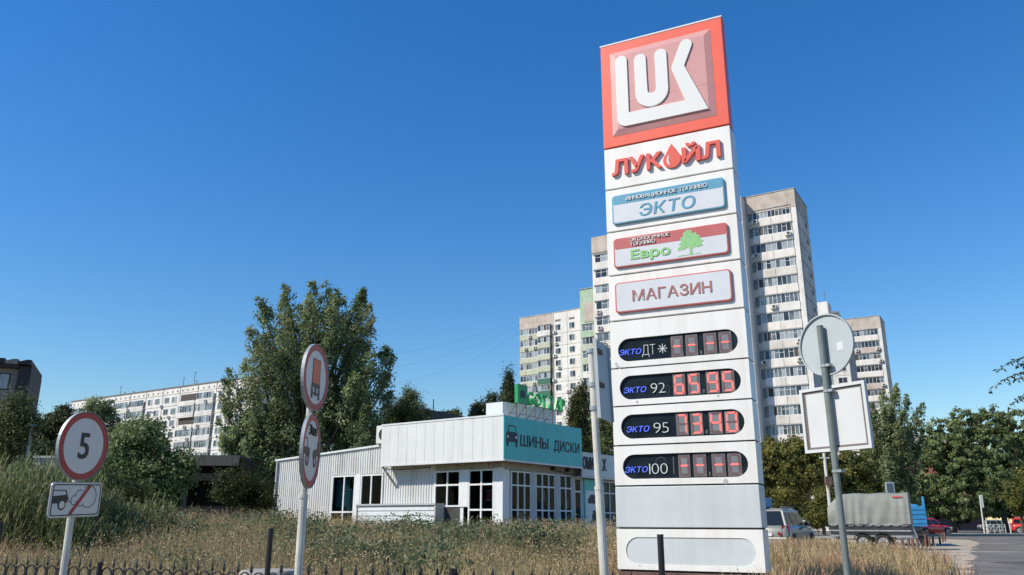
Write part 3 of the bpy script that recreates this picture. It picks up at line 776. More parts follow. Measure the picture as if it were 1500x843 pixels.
glazed(-8.44, -7.07, 1.80, 3.18, WY, [-7.78], [], 0.07, parent=SH)
# interior
b = MB(); b.box(-14.2, -0.62, 4.2, 4.3, 0.5, 3.5); b.box(-14.2, -0.62, WY + 0.1, 4.2, 0.62, 0.68); b.box(-14.2, -0.62, WY + 0.1, 4.2, 3.5, 3.56); b.build('interior', M_inside, SH)
M_SHOP = Matrix.Translation((-0.32, 32.0, 0)) @ Matrix.Rotation(R(-35.5), 4, 'Z')
for (x, w, z0, z1, lab) in ((-9.95, 0.42, 1.75, 3.0, 'longer pale blue cloth hanging behind the leftmost shop window'), (-9.25, 0.38, 1.5, 2.55, 'shorter pale blue cloth hanging in the right half of the leftmost shop window')):
    t = thing('hanging_cloth', lab, 'cloth', (0, 0, 0), 0, 'blue cloths in the shop window'); t.matrix_world = M_SHOP
    b = MB(); vs, fs = [], []
    for k in range(13):
        xx = x - w + k * w / 6; yy = WY + 0.28 + 0.04 * math.sin(k * 1.7)
        vs += [(xx, yy, z0 + 0.06 * math.sin(k * 0.9)), (xx, yy, z1), (xx, yy + 0.02, z1), (xx, yy + 0.02, z0 + 0.06 * math.sin(k * 0.9))]
    for k in range(12):
        a_, c_ = 4 * k, 4 * k + 4
        fs += [(a_, c_, c_ + 1, a_ + 1), (a_ + 2, c_ + 2, c_ + 3, a_ + 3), (a_ + 1, c_ + 1, c_ + 2, a_ + 2), (a_ + 3, c_ + 3, c_, a_)]
    b._add(vs, fs); b.build('fabric', M_bluecl, t)
    b = MB(); b.tube([(x - w, WY + 0.3, z1 + 0.01), (x + w, WY + 0.3, z1 + 0.01)], 0.015, 6); b.build('rail', M_trim, t)
t = thing('red_poster', 'small red poster seen through the shop front door', 'poster', (0, 0, 0)); t.matrix_world = M_SHOP
b = MB(); b.box(-1.90, -1.62, 1.4, 1.44, 2.02, 2.36); b.build('sheet', M_redbox, t)
b = MB(); b.box(-1.92, -1.60, 1.44, 1.46, 1.95, 2.40); b.build('backing', M_pale, t)
# siding parapet before the wall
for k in range(5):
    z = 0.75 + k * 0.21
    b = MB(); b.hexa([(-8.05, 0.13, z), (-3.55, 0.13, z), (-3.55, 0.2, z), (-8.05, 0.2, z)], [(-8.05, 0.16, z + 0.205), (-3.55, 0.16, z + 0.205), (-3.55, 0.2, z + 0.205), (-8.05, 0.2, z + 0.205)]); b.build('siding_board', M_grayp, SH)
b = MB(); b.box(-8.1, -3.5, 0.08, WY, 1.80, 1.87); b.box(-8.1, -8.03, 0.1, WY, 0.4, 1.8); b.box(-3.57, -3.5, 0.1, WY, 0.4, 1.8); b.build('siding_cap', M_trim, SH)
# porch glazing on the front
glazed(-4.06, -2.66, 1.72, 3.19, WY, [-3.36], [2.60], 0.07, parent=SH)
b = MB(); b.box(-4.06, -2.66, WY - 0.03, WY + 0.02, 0.4, 1.72); b.build('lower_panel', M_inside, SH)
b = MB(); b.box(-2.66, -2.24, WY - 0.07, WY + 0.02, 1.72, 3.2); b.box(-2.66, -2.5, WY - 0.03, WY + 0.02, 0.4, 1.72); b.box(-0.93, WX, WY - 0.05, WY + 0.42, 0.3, 3.22); b.build('white_pilaster', M_wframe, SH)
glazed(-2.24, -0.93, 0.6, 3.19, WY, [-1.58], [1.60, 2.59], 0.07, parent=SH, name='door')
b = MB(); b.box(-2.3, -0.9, -0.05, WY - 0.08, 0.4, 0.8); b.build('doorstep', M_cblock, SH)
# glazing on the right side
for (a, c, cols) in ((1.15, 2.58, [1.62, 2.1]), (2.92, 4.42, [3.42, 3.92]), (4.78, 5.80, [5.29])):
    glazed(a, c, 0.7, 3.13, WX, cols, [1.60, 2.56], 0.06, axis='y', parent=SH)
b = MB()
for (a, c) in ((2.58, 2.92), (4.42, 4.78), (5.80, 6.02), (6.62, 6.78)): b.box(WX - 0.05, WX + 0.08, a, c, 0.3, 3.15)
b.build('shaded_pilaster', M_trim, SH)  # grey puts the shade of this side into the columns' colour
glazed(6.02, 6.62, 0.6, 3.05, WX, [], [2.45], 0.06, axis='y', parent=SH, name='door')
# fascia of white panels on the front
NPAN = 13; xa, xb = -6.64, 0.0
for k in range(NPAN):
    a = xa + (xb - xa) * k / NPAN; c = xa + (xb - xa) * (k + 1) / NPAN
    b = MB(); b.box(a + 0.004, c - 0.004, 0.0, 0.04, 3.50, 5.18); b.build('panel', M_clad, SH, bevel=0.004)
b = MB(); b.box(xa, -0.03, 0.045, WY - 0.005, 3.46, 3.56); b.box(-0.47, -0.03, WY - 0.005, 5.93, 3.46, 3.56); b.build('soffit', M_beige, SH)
b = MB(); b.box(xa - 0.02, 0.02, -0.02, 0.06, 5.18, 5.25); b.box(xa - 0.02, 0.02, -0.02, 0.06, 3.43, 3.50); b.build('edge_trim', M_clad, SH)
b = MB(); b.box(xa, xa + 0.05, 0.045, 6, 3.57, 5.17); b.box(xa + 0.05, -0.06, 5.9, 5.95, 3.57, 5.17); b.box(xa, -0.05, 0.045, 5.95, 5.17, 5.19); b.build('fascia_return', M_clad, SH)
b = MB(); b.tube([(-6.6, 0.1, 3.47), (-6.45, 0.2, 3.2), (-6.25, WY, 2.55)], 0.05, 6); b.build('downpipe', M_trim, SH)
b = MB()
for y in (4.1, 5.3): b.box(WX + 0.02, WX + 0.2, y, y + 0.16, 3.28, 3.42)
b.tube([(WX + 0.1, 4.2, 3.3), (WX + 0.3, 6.0, 3.12)], 0.02, 6); b.build('floodlight', M_plastic, SH)
for (y_, z_, w_, h_) in ((5.45, 1.75, 0.28, 0.36), (3.55, 2.0, 0.3, 0.4), (1.9, 1.2, 0.26, 0.3)):
    b = MB(); b.box(WX - 0.012, WX - 0.004, y_ - w_ / 2, y_ + w_ / 2, z_, z_ + h_); b.build('paper_notice', M_pale, SH)
b = MB(); b.tube([(-6.9, WY - 0.06, 4.3), (-6.92, WY - 0.06, 3.4), (-6.2, WY - 0.05, 3.32), (-4.3, WY - 0.05, 3.36)], 0.018, 5); b.build('wall_cable', M_wire, SH)
b = MB(); b.tube([(-14.3, WY - 0.1, 3.95), (-14.3, WY - 0.1, 0.4)], 0.045, 8); b.build('downpipe', M_trim, SH)
# lower wing to the right
b = MB(); b.box(-7, -0.6, 6.9, 14, 4.05, 4.15); b.box(-0.58, -0.5, 8.5, 14, 0.2, 3.15); b.box(-7, -0.6, 13.9, 14, 0.2, 4.05); b.build('wing_wall', M_corr, SH)
b = MB(); b.box(-0.6, -0.02, 5.96, 14, 3.05, 3.12); b.box(-0.06, 0.02, 5.96, 14, 3.12, 4.12); b.box(-0.6, 0.04, 5.96, 14, 4.12, 4.17); b.build('wing_fascia', M_grayp, SH)
glazed(8.55, 11.5, 0.7, 3.0, -0.46, [9.2, 9.85, 10.6], [1.55, 2.45], 0.05, axis='y', parent=SH)

def side_thing(name, label, cat, x, y, z):
    """root of a thing whose -y face looks along the shop's right side (+x of the shop)"""
    o = thing(name, label, cat, (0, 0, 0), 0)
    m = Matrix.Translation((-0.32, 32.0, 0)) @ Matrix.Rotation(R(-35.5), 4, 'Z') @ Matrix.Translation((x, y, z)) @ Matrix.Rotation(R(90), 4, 'Z')
    o.matrix_world = m
    return o
tl = side_thing('shop_sign', 'long teal sign board with dark car symbol and Cyrillic words on the shop corner', 'shop sign', 0, 0, 0)
b = MB(); b.box(0.0, 5.95, -0.03, -0.001, 3.50, 5.19); b.build('board', M_teal, tl, bevel=0.006)
b = MB(); b.box(0.0, 5.96, -0.05, -0.001, 3.42, 3.495); b.build('lower_trim', M_clad, tl)
text('ШИНЫ', 1.10, 3.18, 4.07, 0.46, -0.03, M_navy, tl, bold=0.02, depth=0.008)
text('ДИСКИ', 3.60, 5.72, 4.06, 0.45, -0.03, M_navy, tl, bold=0.02, depth=0.008)
b = MB()
b.prism_xz([(0.14, 4.18), (0.92, 4.18), (0.94, 4.45), (0.86, 4.56), (0.20, 4.56), (0.12, 4.45)], -0.036, -0.03)
b.prism_xz([(0.16, 4.0), (0.30, 4.0), (0.30, 4.2), (0.16, 4.2)], -0.0355, -0.03); b.prism_xz([(0.76, 4.0), (0.90, 4.0), (0.90, 4.2), (0.76, 4.2)], -0.0355, -0.03)
frame_strip(b, [(0.20, 4.55), (0.86, 4.55), (0.75, 4.84), (0.31, 4.84)], [(0.26, 4.58), (0.80, 4.58), (0.71, 4.79), (0.35, 4.79)], -0.0365, -0.03)
cs = b.build('car_symbol', M_navy, tl)
b = MB(); b.disc_xz(0.24, 4.38, 0.06, -0.039, -0.0362, 14); b.disc_xz(0.82, 4.38, 0.06, -0.039, -0.0362, 14); b.build('headlamp_symbol', M_pale, cs)
ws = side_thing('shop_sign', 'dark block letters on the grey fascia of the lower wing behind the post', 'shop sign', 0.02, 0, 0)
text('ОМИ', 6.0, 6.95, 3.42, 0.56, -0.002, M_dark, ws, bold=0.04, depth=0.02)
text('НАХ', 7.05, 8.15, 3.42, 0.56, -0.002, M_dark, ws, bold=0.04, depth=0.02)
ps = side_thing('poster_board', 'teal and white poster board with a car picture beside the shop door', 'poster', WX + 0.06, 0, 0)
b = MB(); b.box(6.80, 8.45, -0.05, -0.005, 0.75, 3.02); b.build('board', M_teal, ps)
b = MB(); b.box(6.92, 8.35, -0.054, -0.05, 1.0, 2.52); b.build('paper', M_pale, ps)
b = MB(); b.prism_xz([(7.1, 1.95), (8.2, 1.95), (8.25, 2.15), (8.0, 2.2), (7.85, 2.35), (7.35, 2.35), (7.2, 2.2), (7.08, 2.12)], -0.058, -0.0545); b.prism_xz([(7.45, 1.1), (7.85, 1.1), (7.85, 1.45), (7.78, 1.65), (7.52, 1.65), (7.45, 1.45)], -0.058, -0.0545); b.build('printed_car', M_navy, ps)
# rooftop box and green letters
rb = side_thing('rooftop_screen', 'white corrugated screen on the shop roof carrying the green letters', 'roof screen', -2.0, 0, 0)
corr_sheet(2.7, 5.3, 5.2, 6.2, 6.24, -0.02, pitch=0.3).build('screen_sheet', M_clad, rb)
b = MB(); b.box(5.3, 6.95, -0.03, 0.9, 5.2, 6.3); b.box(2.68, 2.74, 0, 0.9, 5.2, 6.2); b.box(2.7, 6.95, 0.88, 0.93, 5.2, 6.2); b.build('screen_box', M_grayp, rb)
b = MB()
for k in range(5):
    x = 2.95 + k * 0.72
    b.tube([(x, -0.55, 5.2), (x, -0.55, 6.15)], 0.02, 5); b.tube([(x, -0.55, 6.1), (x - 0.45, -0.1, 5.2)], 0.016, 5); b.tube([(x, -0.55, 5.7), (x - 0.22, -0.3, 5.7)], 0.014, 5)
b.tube([(2.9, -0.55, 6.14), (6.8, -0.55, 6.14)], 0.02, 5); b.build('sign_strut', M_rustm, rb)
gs = side_thing('rooftop_letters', 'bright green three dimensional letters and logo box above the shop roof', 'roof sign', -1.5, 0, 0)
b = MB(); b.box(2.95, 3.70, -0.12, 0.06, 6.14, 6.98); lb = b.build('logo_box', M_greend, gs, bevel=0.008)
b = MB(); b.prism_xz([(3.14, 6.42), (3.52, 6.42), (3.52, 6.6), (3.45, 6.72), (3.21, 6.72), (3.14, 6.6)], -0.128, -0.121); b.prism_xz([(3.16, 6.36), (3.25, 6.36), (3.25, 6.42), (3.16, 6.42)], -0.128, -0.121); b.prism_xz([(3.41, 6.36), (3.5, 6.36), (3.5, 6.42), (3.41, 6.42)], -0.128, -0.121); b.build('car_logo', M_navy, lb)
text('GOTZAP', 3.80, 6.95, 6.17, 0.62, 0.02, M_greenl, gs, bold=0.02, depth=0.09, gap=0.12)
# air conditioner at the end of the fascia
ac = thing('air_conditioner', 'beige outdoor air conditioner on the left end of the shop fascia', 'air conditioner', (0, 0, 0))
ac.matrix_world = Matrix.Translation((-0.32, 32.0, 0)) @ Matrix.Rotation(R(-35.5), 4, 'Z') @ Matrix.Translation((-7.05, 0.6, 4.42))
b = MB(); b.box(-0.36, 0.36, -0.17, 0.17, 0.06, 0.86); b.build('case', M_ac, ac, bevel=0.03)
b = MB(); b.ring_xz(0.07, 0.46, 0.05, 0.25, -0.19, -0.168, 24); b.build('fan_grille', M_plastic, ac)
b = MB(); b.box(-0.3, -0.2, -0.15, 0.15, 0, 0.06); b.box(0.2, 0.3, -0.15, 0.15, 0, 0.06); b.build('foot', M_trim, ac)

# ------------------------------------------------------------------ apartment blocks
def rows_of_panes(parent, x0, x1, z0, z1, y, n, seed, weights=(3, 4, 3, 1), fw=0.07, top=0.0):
    """one glazed strip: window (white bars) > pane (dark, grey or curtained glass)"""
    r = random.Random(seed)
    b = MB(); b.box(x0, x1, y - 0.05, y + 0.02, z0, z0 + fw); b.box(x0, x1, y - 0.05, y + 0.02, z1 - fw, z1)
    g_ = MB(); w = (x1 - x0) / n
    for k in range(n + 1):
        xx = x0 + w * k; e = fw / 2 if 0 < k < n else fw / 2
        b.box(xx - e, xx + e, y - 0.055, y + 0.02, z0 + fw, z1 - fw)
    for k in range(n):
        mi = r.choices((0, 1, 2, 3), weights)[0]
        g_.box(x0 + w * k + fw / 2, x0 + w * (k + 1) - fw / 2, y - 0.02, y + 0.01, z0 + fw, z1 - fw, mi)
        if r.random() < 0.35: b.box(x0 + w * k + fw / 2, x0 + w * (k + 1) - fw / 2, y - 0.05, y + 0.01, z1 - fw - (z1 - z0) * 0.32, z1 - fw - (z1 - z0) * 0.32 + 0.05)
    o = b.build('window', M_wframe, parent)
    g_.build('pane', [M_g1, M_g2, M_g3, M_g4], o)
    return o
ac_parts = {}
def ac_unit(parent_mat, x, y, z, label, group):
    """small wall unit on a tower facade, facing the facade's -y"""
    o = thing('air_conditioner', label, 'air conditioner', group=group)
    o.matrix_world = parent_mat @ Matrix.Translation((x, y, z))
    if not ac_parts:
        b = MB(); b.box(-0.42, 0.42, -0.38, -0.06, 0, 0.6); ac_parts['case'] = b.build('case', M_ac, o)
        b = MB(); b.ring_xz(0.1, 0.3, 0.05, 0.23, -0.41, -0.385, 16); ac_parts['fan'] = b.build('fan_grille', M_plastic, o)
        b = MB(); b.box(-0.36, -0.3, -0.4, 0, -0.06, 0); b.box(0.3, 0.36, -0.4, 0, -0.06, 0); ac_parts['bracket'] = b.build('bracket', M_rustm, o)
    else:
        for k in ('case', 'fan', 'bracket'):
            c = ac_parts[k].copy(); COL.objects.link(c); c.parent = o
    return o
ORD = ['top', 'second', 'third', 'fourth', 'fifth', 'sixth', 'seventh', 'eighth', 'ninth', 'tenth', 'eleventh', 'twelfth', 'thirteenth', 'fourteenth', 'fifteenth', 'sixteenth']

# tall tower right behind the pylon
k1 = 115 / 110
c = at(1163.3, 276.9, 115); TY = R(-31)
t1 = thing('apartment_tower', 'tall pale concrete apartment tower with glazed loggias rising behind the price pylon', 'apartment tower', (c.x, c.y, 0), TY)
M1 = Matrix.Translation((c.x, c.y, 0)) @ Matrix.Rotation(TY, 4, 'Z')
ZR = c.z
b = MB(); b.box(-8.4, 0, 0.0, 9.0, -1, ZR - 3.0)
b.box(-8.4, 0, 0.0, 9.0, ZR - 2.95, ZR - 2.9)
b.build('wing_wall', M_conc, t1)
b = MB(); b.box(-8.4, 0.0, -0.25, 9.02, ZR - 2.9, ZR); b.build('parapet', M_conct, t1)
b = MB(); b.box(-8.5, 0.08, -0.33, 9.1, ZR, ZR + 0.12); b.build('roof_edge', M_concg, t1)
b = MB(); b.box(-0.75, 0.0, -0.2, 0.0, -1, ZR - 2.92); b.build('corner_pilaster', M_concw, t1)
P1 = 2.78
for k in range(17):
    zs = ZR - 3.95 - P1 * k                  # sill
    if zs < 1: break
    r = random.Random(k)
    rows_of_panes(t1, -6.55, -0.95, zs, zs + 1.42, -0.16, r.choice((7, 8, 9, 10)), 100 + k, (3, 4, 4, 1))
    b = MB(); b.box(-6.75, -0.78, -0.30, 0.0, zs - 1.18, zs - 0.02)
    b.build('balcony_panel', [M_loggp, M_concw, M_loggp, M_conc][k % 4], t1)
    b = MB(); b.box(-3.9, -3.84, -0.305, -0.28, zs - 1.18, zs - 0.03); b.build('panel_seam', M_joint, t1)
    b = MB(); b.box(-6.8, -0.76, -0.34, 0.0, zs + 1.43, zs + 1.58); b.build('floor_slab', M_concg, t1)
    b = MB(); b.box(-7.3, -6.75, -0.1, 0.0, zs - 0.1, zs + 1.42); b.build('shaded_recess', M_g2, t1)  # bluish grey slab paints in the shade of the recess
    # side wall joints
    b = MB(); b.box(-0.02, 0.012, 0.0, 9.0, zs + 0.80, zs + 0.95); b.build('panel_joint', M_joint, t1)
b = MB(); b.box(-0.02, 0.013, 4.5, 4.58, -1, ZR - 2.9); b.box(-0.02, 0.013, 0.9, 1.0, -1, ZR - 2.9); b.build('panel_joint', M_joint, t1)
for k in range(14):
    zs = ZR - 3.95 - P1 * k
    b = MB(); b.box(0.0, 0.03, 5.9, 7.4, zs - 0.3, zs + 0.35); b.build('vent_grille', M_joint, t1)
# middle and left sections (mostly hidden by the pylon)
b = MB(); b.box(-22.0, -8.0, -2.6, 8.0, -1, ZR - 0.1); b.build('middle_section', M_conc, t1)
for k in range(17):
    zs = ZR - 3.6 - P1 * k
    if zs < 1: break
    for xa_, xb_, n_ in ((-21.6, -15.6, 8), (-14.6, -8.6, 8)):
        rows_of_panes(t1, xa_, xb_, zs, zs + 1.42, -2.75, n_, 140 + k * 3 + n_, (3, 4, 4, 1))
        b = MB(); b.box(xa_ - 0.15, xb_ + 0.15, -2.88, -2.6, zs - 1.18, zs - 0.02); b.build('balcony_panel', [M_loggp, M_concw, M_conc][(k + n_) % 3], t1)
    b = MB(); b.box(-21.95, -8.05, -2.615, -2.59, zs - 1.3, zs - 1.22); b.build('panel_joint', M_joint, t1)
b = MB(); b.box(-8.05, -7.6, -2.62, 0.1, -1, ZR - 0.5); b.build('side_fin', M_concw, t1)
b = MB(); b.box(-9.3, -8.4, -1.6, -0.4, ZR - 0.1, ZR + 1.6); b.build('chimney', M_plastic, t1)
ZL = 48.75
b = MB(); b.box(-34.5, -22.0, 0.0, 8.0, -1, ZL - 2.9); b.build('wing_wall', M_concw, t1)
b = MB(); b.box(-34.5, -22.05, -0.2, 8.02, ZL - 2.9, ZL); b.build('parapet', M_conct, t1)
for k in range(16):
    zs = ZL - 4.75 - P1 * k
    if zs < 1: break
    rows_of_panes(t1, -33.9, -29.6, zs, zs + 1.45, -0.12, 4, 200 + k, (4, 3, 2, 1))
    b = MB(); b.box(-34.2, -29.4, -0.28, 0.0, zs - 1.2, zs - 0.02); b.build('balcony_panel', [M_concw, M_loggp, M_concw][k % 3], t1)
    b = MB(); b.box(-34.25, -29.35, -0.3, 0.0, zs + 1.46, zs + 1.56); b.build('floor_slab', M_concg, t1)
for k, x in ((0, -6.3), (1, -1.5), (2, -6.6), (5, -4.6), (7, -1.4), (8, -6.7), (8, -1.6), (10, -1.5), (12, -1.3)):
    side = 'left' if x < -6 else ('right' if x > -2 else 'middle')
    ac_unit(M1, x, -0.3, ZR - 3.95 - P1 * k - 0.75, 'white air conditioner at the %s end of the tower\'s %s loggia row' % (side, ORD[k]), 'air conditioners on the tall tower')
for k, x in ((2, -30.5), (3, -33.4), (4, -33.3), (5, -33.2)):
    ac_unit(M1, x, -0.28, ZL - 4.75 - P1 * k - 0.8, 'small air conditioner under the %s window left of the price pylon' % ORD[k], 'air conditioners left of the pylon')

# second tower, right
c = at(1288.5, 463, 180); ZR2 = c.z
t2 = thing('apartment_tower', 'smaller far apartment tower with loggias right of the round sign back', 'apartment tower', (c.x, c.y, 0), TY)
M2 = Matrix.Translation((c.x, c.y, 0)) @ Matrix.Rotation(TY, 4, 'Z')
b = MB(); b.box(-7.4, 0, 0, 8, -1, ZR2 - 2.8); b.build('wing_wall', M_conc, t2)
b = MB(); b.box(-7.4, 0.0, -0.2, 8.02, ZR2 - 2.8, ZR2); b.build('parapet', M_conct, t2)
b = MB(); b.box(-7.5, 0.08, -0.28, 8.1, ZR2, ZR2 + 0.12); b.build('roof_edge', M_concg, t2)
b = MB(); b.box(-0.7, 0, -0.2, 0, -1, ZR2 - 2.82); b.build('corner_pilaster', M_concw, t2)
for k in range(9):
    zs = ZR2 - 4.35 - 2.78 * k
    rows_of_panes(t2, -6.2, -0.8, zs, zs + 1.4, -0.15, 7, 300 + k, (4, 4, 2, 1) if k not in (3, 4) else (9, 1, 0, 0))
    b = MB(); b.box(-6.4, -0.75, -0.3, 0.0, zs - 1.2, zs - 0.02); b.build('balcony_panel', [M_loggp, M_conct, M_loggp][k % 3], t2)
    b = MB(); b.box(-6.45, -0.72, -0.33, 0.0, zs + 1.41, zs + 1.5); b.build('floor_slab', M_concg, t2)
    b = MB(); b.box(-0.02, 0.013, 0.0, 8.0, zs + 0.9, zs + 1.02); b.build('panel_joint', M_joint, t2)
b = MB(); b.box(-22, -7.4, -1.8, 7, -1, ZR2 - 1.0); b.build('stair_section', M_concw, t2)
for k in range(9):
    zs = ZR2 - 4.0 - 2.78 * k
    b = MB(); b.box(-10.2, -8.2, -1.87, -1.79, zs, zs + 1.4); w = b.build('window', M_wframe, t2)
    b = MB(); b.box(-10.1, -9.25, -1.89, -1.86, zs + 0.1, zs + 1.3); b.box(-9.15, -8.3, -1.89, -1.86, zs + 0.1, zs + 1.3); b.build('pane', M_g1, w)
    b = MB(); b.box(-22, -7.41, -1.815, -1.79, zs - 1.0, zs - 0.93); b.build('panel_joint', M_joint, t2)
b = MB(); b.box(-18.5, -11.0, 0, 5, ZR2 - 1.0, ZR2 + 5.0); b.build('roof_house', M_concw, t2)
b = MB(); b.box(-10.6, -8.6, 0, 1.6, ZR2 - 1.0, ZR2 + 1.6); b.tube([(-10.4, 0.6, ZR2 + 2.0), (-8.8, 0.6, ZR2 + 2.0)], 0.5, 10); b.build('roof_vent', M_joint, t2)
b = MB(); b.tube([(-11.6, 1, ZR2 + 5), (-11.6, 1, ZR2 + 8.0)], 0.06, 5); b.box(-12.1, -11.1, 0.97, 1.03, ZR2 + 7.2, ZR2 + 7.26); b.build('antenna', M_joint, t2)
for k, x in ((1, -5.6), (1, -1.2), (2, -0.9), (4, -5.9), (4, -1.0)):
    ac_unit(M2, x, -0.3, ZR2 - 4.35 - 2.78 * k - 0.8, 'air conditioner at the %s end of the far right tower\'s %s loggia row' % ('left' if x < -3 else 'right', ORD[k]), 'air conditioners on the far right tower')

# left block with green panels
c = at(850.3, 452.1, 180); ZR3 = c.z; Y3 = R(-35)
t3 = thing('apartment_block', 'pale apartment block with green balcony panels left of the price pylon', 'apartment block', (c.x, c.y, 0), Y3)
M3 = Matrix.Translation((c.x, c.y, 0)) @ Matrix.Rotation(Y3, 4, 'Z')
b = MB(); b.box(-17.0, -7.6, 0.25, 11, -1, ZR3 - 0.02); b.build('loggia_wall', M_conc, t3)
b = MB(); b.box(-7.6, 0, 0, 11, -1, ZR3 - 0.02); b.build('white_wall', M_concw, t3)
b = MB(); b.box(-17.05, -7.62, 0.0, 0.25, ZR3 - 2.9, ZR3 - 0.02); b.build('parapet', M_conct, t3)
b = MB(); b.box(-17.1, 0.08, -0.08, 11.1, ZR3 - 0.02, ZR3 + 0.14); b.build('roof_edge', M_concg, t3)
b = MB(); b.box(-7.9, -7.55, -0.1, 0.2, -1, ZR3 - 2.9); b.box(-7.4, -7.3, -0.012, 0, -1, ZR3); b.box(-3.7, -3.62, -0.012, 0, -1, ZR3 - 0.1); b.build('panel_joint', M_joint, t3)
P3 = 2.83
for k in range(15):
    zs = ZR3 - 4.35 - P3 * k
    if zs < 2: break
    gm = M_loggg
    rows_of_panes(t3, -16.9, -11.9, zs, zs + 1.42, 0.12, 6, 400 + k, (3, 4, 3, 1))
    b = MB(); b.box(-17.0, -11.85, -0.02, 0.2, zs - 1.25, zs - 0.02); b.build('balcony_panel', gm, t3)
    rows_of_panes(t3, -11.5, -8.2, zs + 0.25, zs + 1.6, -0.45, 4, 450 + k, (3, 4, 3, 1))
    m = M_dgreen if k in (4, 5) else (M_concw if k == 0 else gm)
    b = MB(); b.box(-11.6, -8.1, -0.62, 0.2, zs - 1.0, zs + 0.22); b.build('balcony_panel', m, t3)
    b = MB(); b.box(-11.6, -8.1, -0.62, 0.2, zs + 1.62, zs + 1.74); b.build('floor_slab', M_concg, t3)
    b = MB(); b.box(-7.55, 0, -0.013, 0.0, zs - 0.85, zs - 0.78); b.build('panel_joint', M_joint, t3)
    for x in (-6.2, -2.4):
        b = MB(); b.box(x - 0.75, x + 0.75, -0.05, 0.02, zs, zs + 1.45); w = b.build('window', M_wframe, t3)
        b = MB()
        for q in (0, 1): b.box(x - 0.67 + q * 0.7, x - 0.03 + q * 0.7, -0.07, -0.03, zs + 0.08, zs + 1.37, q)
        b.build('pane', [M_g1, M_g2] if k % 2 else [M_g2, M_g1], w)
for x in (-6.2, -2.4):
    b = MB(); b.box(x - 0.75, x + 0.75, -0.03, 0.02, ZR3 - 2.2, ZR3 - 1.75); b.build('vent_slot', M_joint, t3)
for k, x in ((0, -7.0), (1, -6.6), (2, -7.0), (3, -5.9), (4, -7.2), (5, -3.6)):
    ac_unit(M3, x, -0.02, ZR3 - 4.35 - P3 * k - 0.7, 'air conditioner beside the %s window of the block\'s white wall' % ORD[k], 'air conditioners on the white wall')
for k, x in ((0, -14), (1, -15.2), (1, -12.6), (4, -15.8), (4, -12.9)):
    ac_unit(M3, x, -0.04, ZR3 - 4.35 - P3 * k - 0.9, 'air conditioner on the %s green balcony of the block, %s end' % (ORD[k], 'left' if x < -13.5 else 'right'), 'air conditioners on green balconies')
# mint green section between the block and the tower
c = at(848.5, 425, 165); c2 = at(849.0, 560, 165)
t4 = thing('apartment_block', 'narrow mint green apartment section squeezed between white block and tower', 'apartment block', (c.x, c.y, 0), Y3)
ZR4 = c.z
b = MB(); b.box(0, 9, 0.2, 9, -1, ZR4); b.build('wall', M_greenp, t4)
b = MB(); b.box(1.0, 9, 0.1, 0.2, ZR4 - 7.2, ZR4 - 2.9); b.build('parapet', M_conct, t4)
b = MB(); b.box(-0.1, 9.1, 0.05, 9.1, ZR4, ZR4 + 0.15); b.build('roof_edge', M_concg, t4)
for k in range(13):
    zs = ZR4 - 9.2 - 2.85 * k
    if zs < 2: break
    rows_of_panes(t4, 0.5, 4.6, zs, zs + 1.5, 0.05, 5, 500 + k, (5, 3, 1, 1))
    b = MB(); b.box(0.4, 4.7, -0.12, 0.2, zs - 1.3, zs - 0.02); b.build('balcony_panel', [M_greenp, M_loggg, M_loggg, M_concw, M_loggg, M_dgreen][k % 6], t4)
    b = MB(); b.box(0.35, 4.75, -0.15, 0.2, zs + 1.51, zs + 1.6); b.build('floor_slab', M_concg, t4)

# long far block on the left
c = at(318.4, 560.3, 185); ZR5 = c.z; Y5 = R(-33)
t5 = thing('apartment_block', 'long white panel apartment block with many windows behind the trees at left', 'apartment block', (c.x, c.y, 0), Y5)
M5 = Matrix.Translation((c.x, c.y, 0)) @ Matrix.Rotation(Y5, 4, 'Z')
XL, XR = -60.6, 14.0
b = MB(); b.box(XL, XR, 0, 11, -1, ZR5); b.build('wall', M_concw, t5)
b = MB(); b.box(XL - 0.1, XR, -0.12, 11.1, ZR5, ZR5 + 0.3); b.build('roof_edge', M_joint, t5)
b = MB(); b.box(XL - 4.2, XL - 0.05, 6, 12, -1, ZR5 - 2.6); b.build('end_bay', M_concg, t5)
NB = 9; BW = -XL / NB
pat = 'LWWLLWWLLWW'
wm = None; lp = None
b = MB()
for k in range(-2, NB + 1):
    x = XL + BW * max(k, 0)
    if k >= 0: b.box(x - 0.09, x + 0.09, -0.03, 0.02, -1, ZR5 - 0.05)
for k in range(12): b.box(XL, XR, -0.02, 0.02, ZR5 - 1.55 - 2.8 * k, ZR5 - 1.45 - 2.8 * k)
b.build('panel_joint', M_joint, t5)
b = MB()
for k in range(38): b.box(XL + 1.0 + k * 1.95, XL + 1.45 + k * 1.95, -0.03, 0.02, ZR5 - 1.1, ZR5 - 0.65)
b.build('attic_vent', M_joint, t5)
r = random.Random(12)
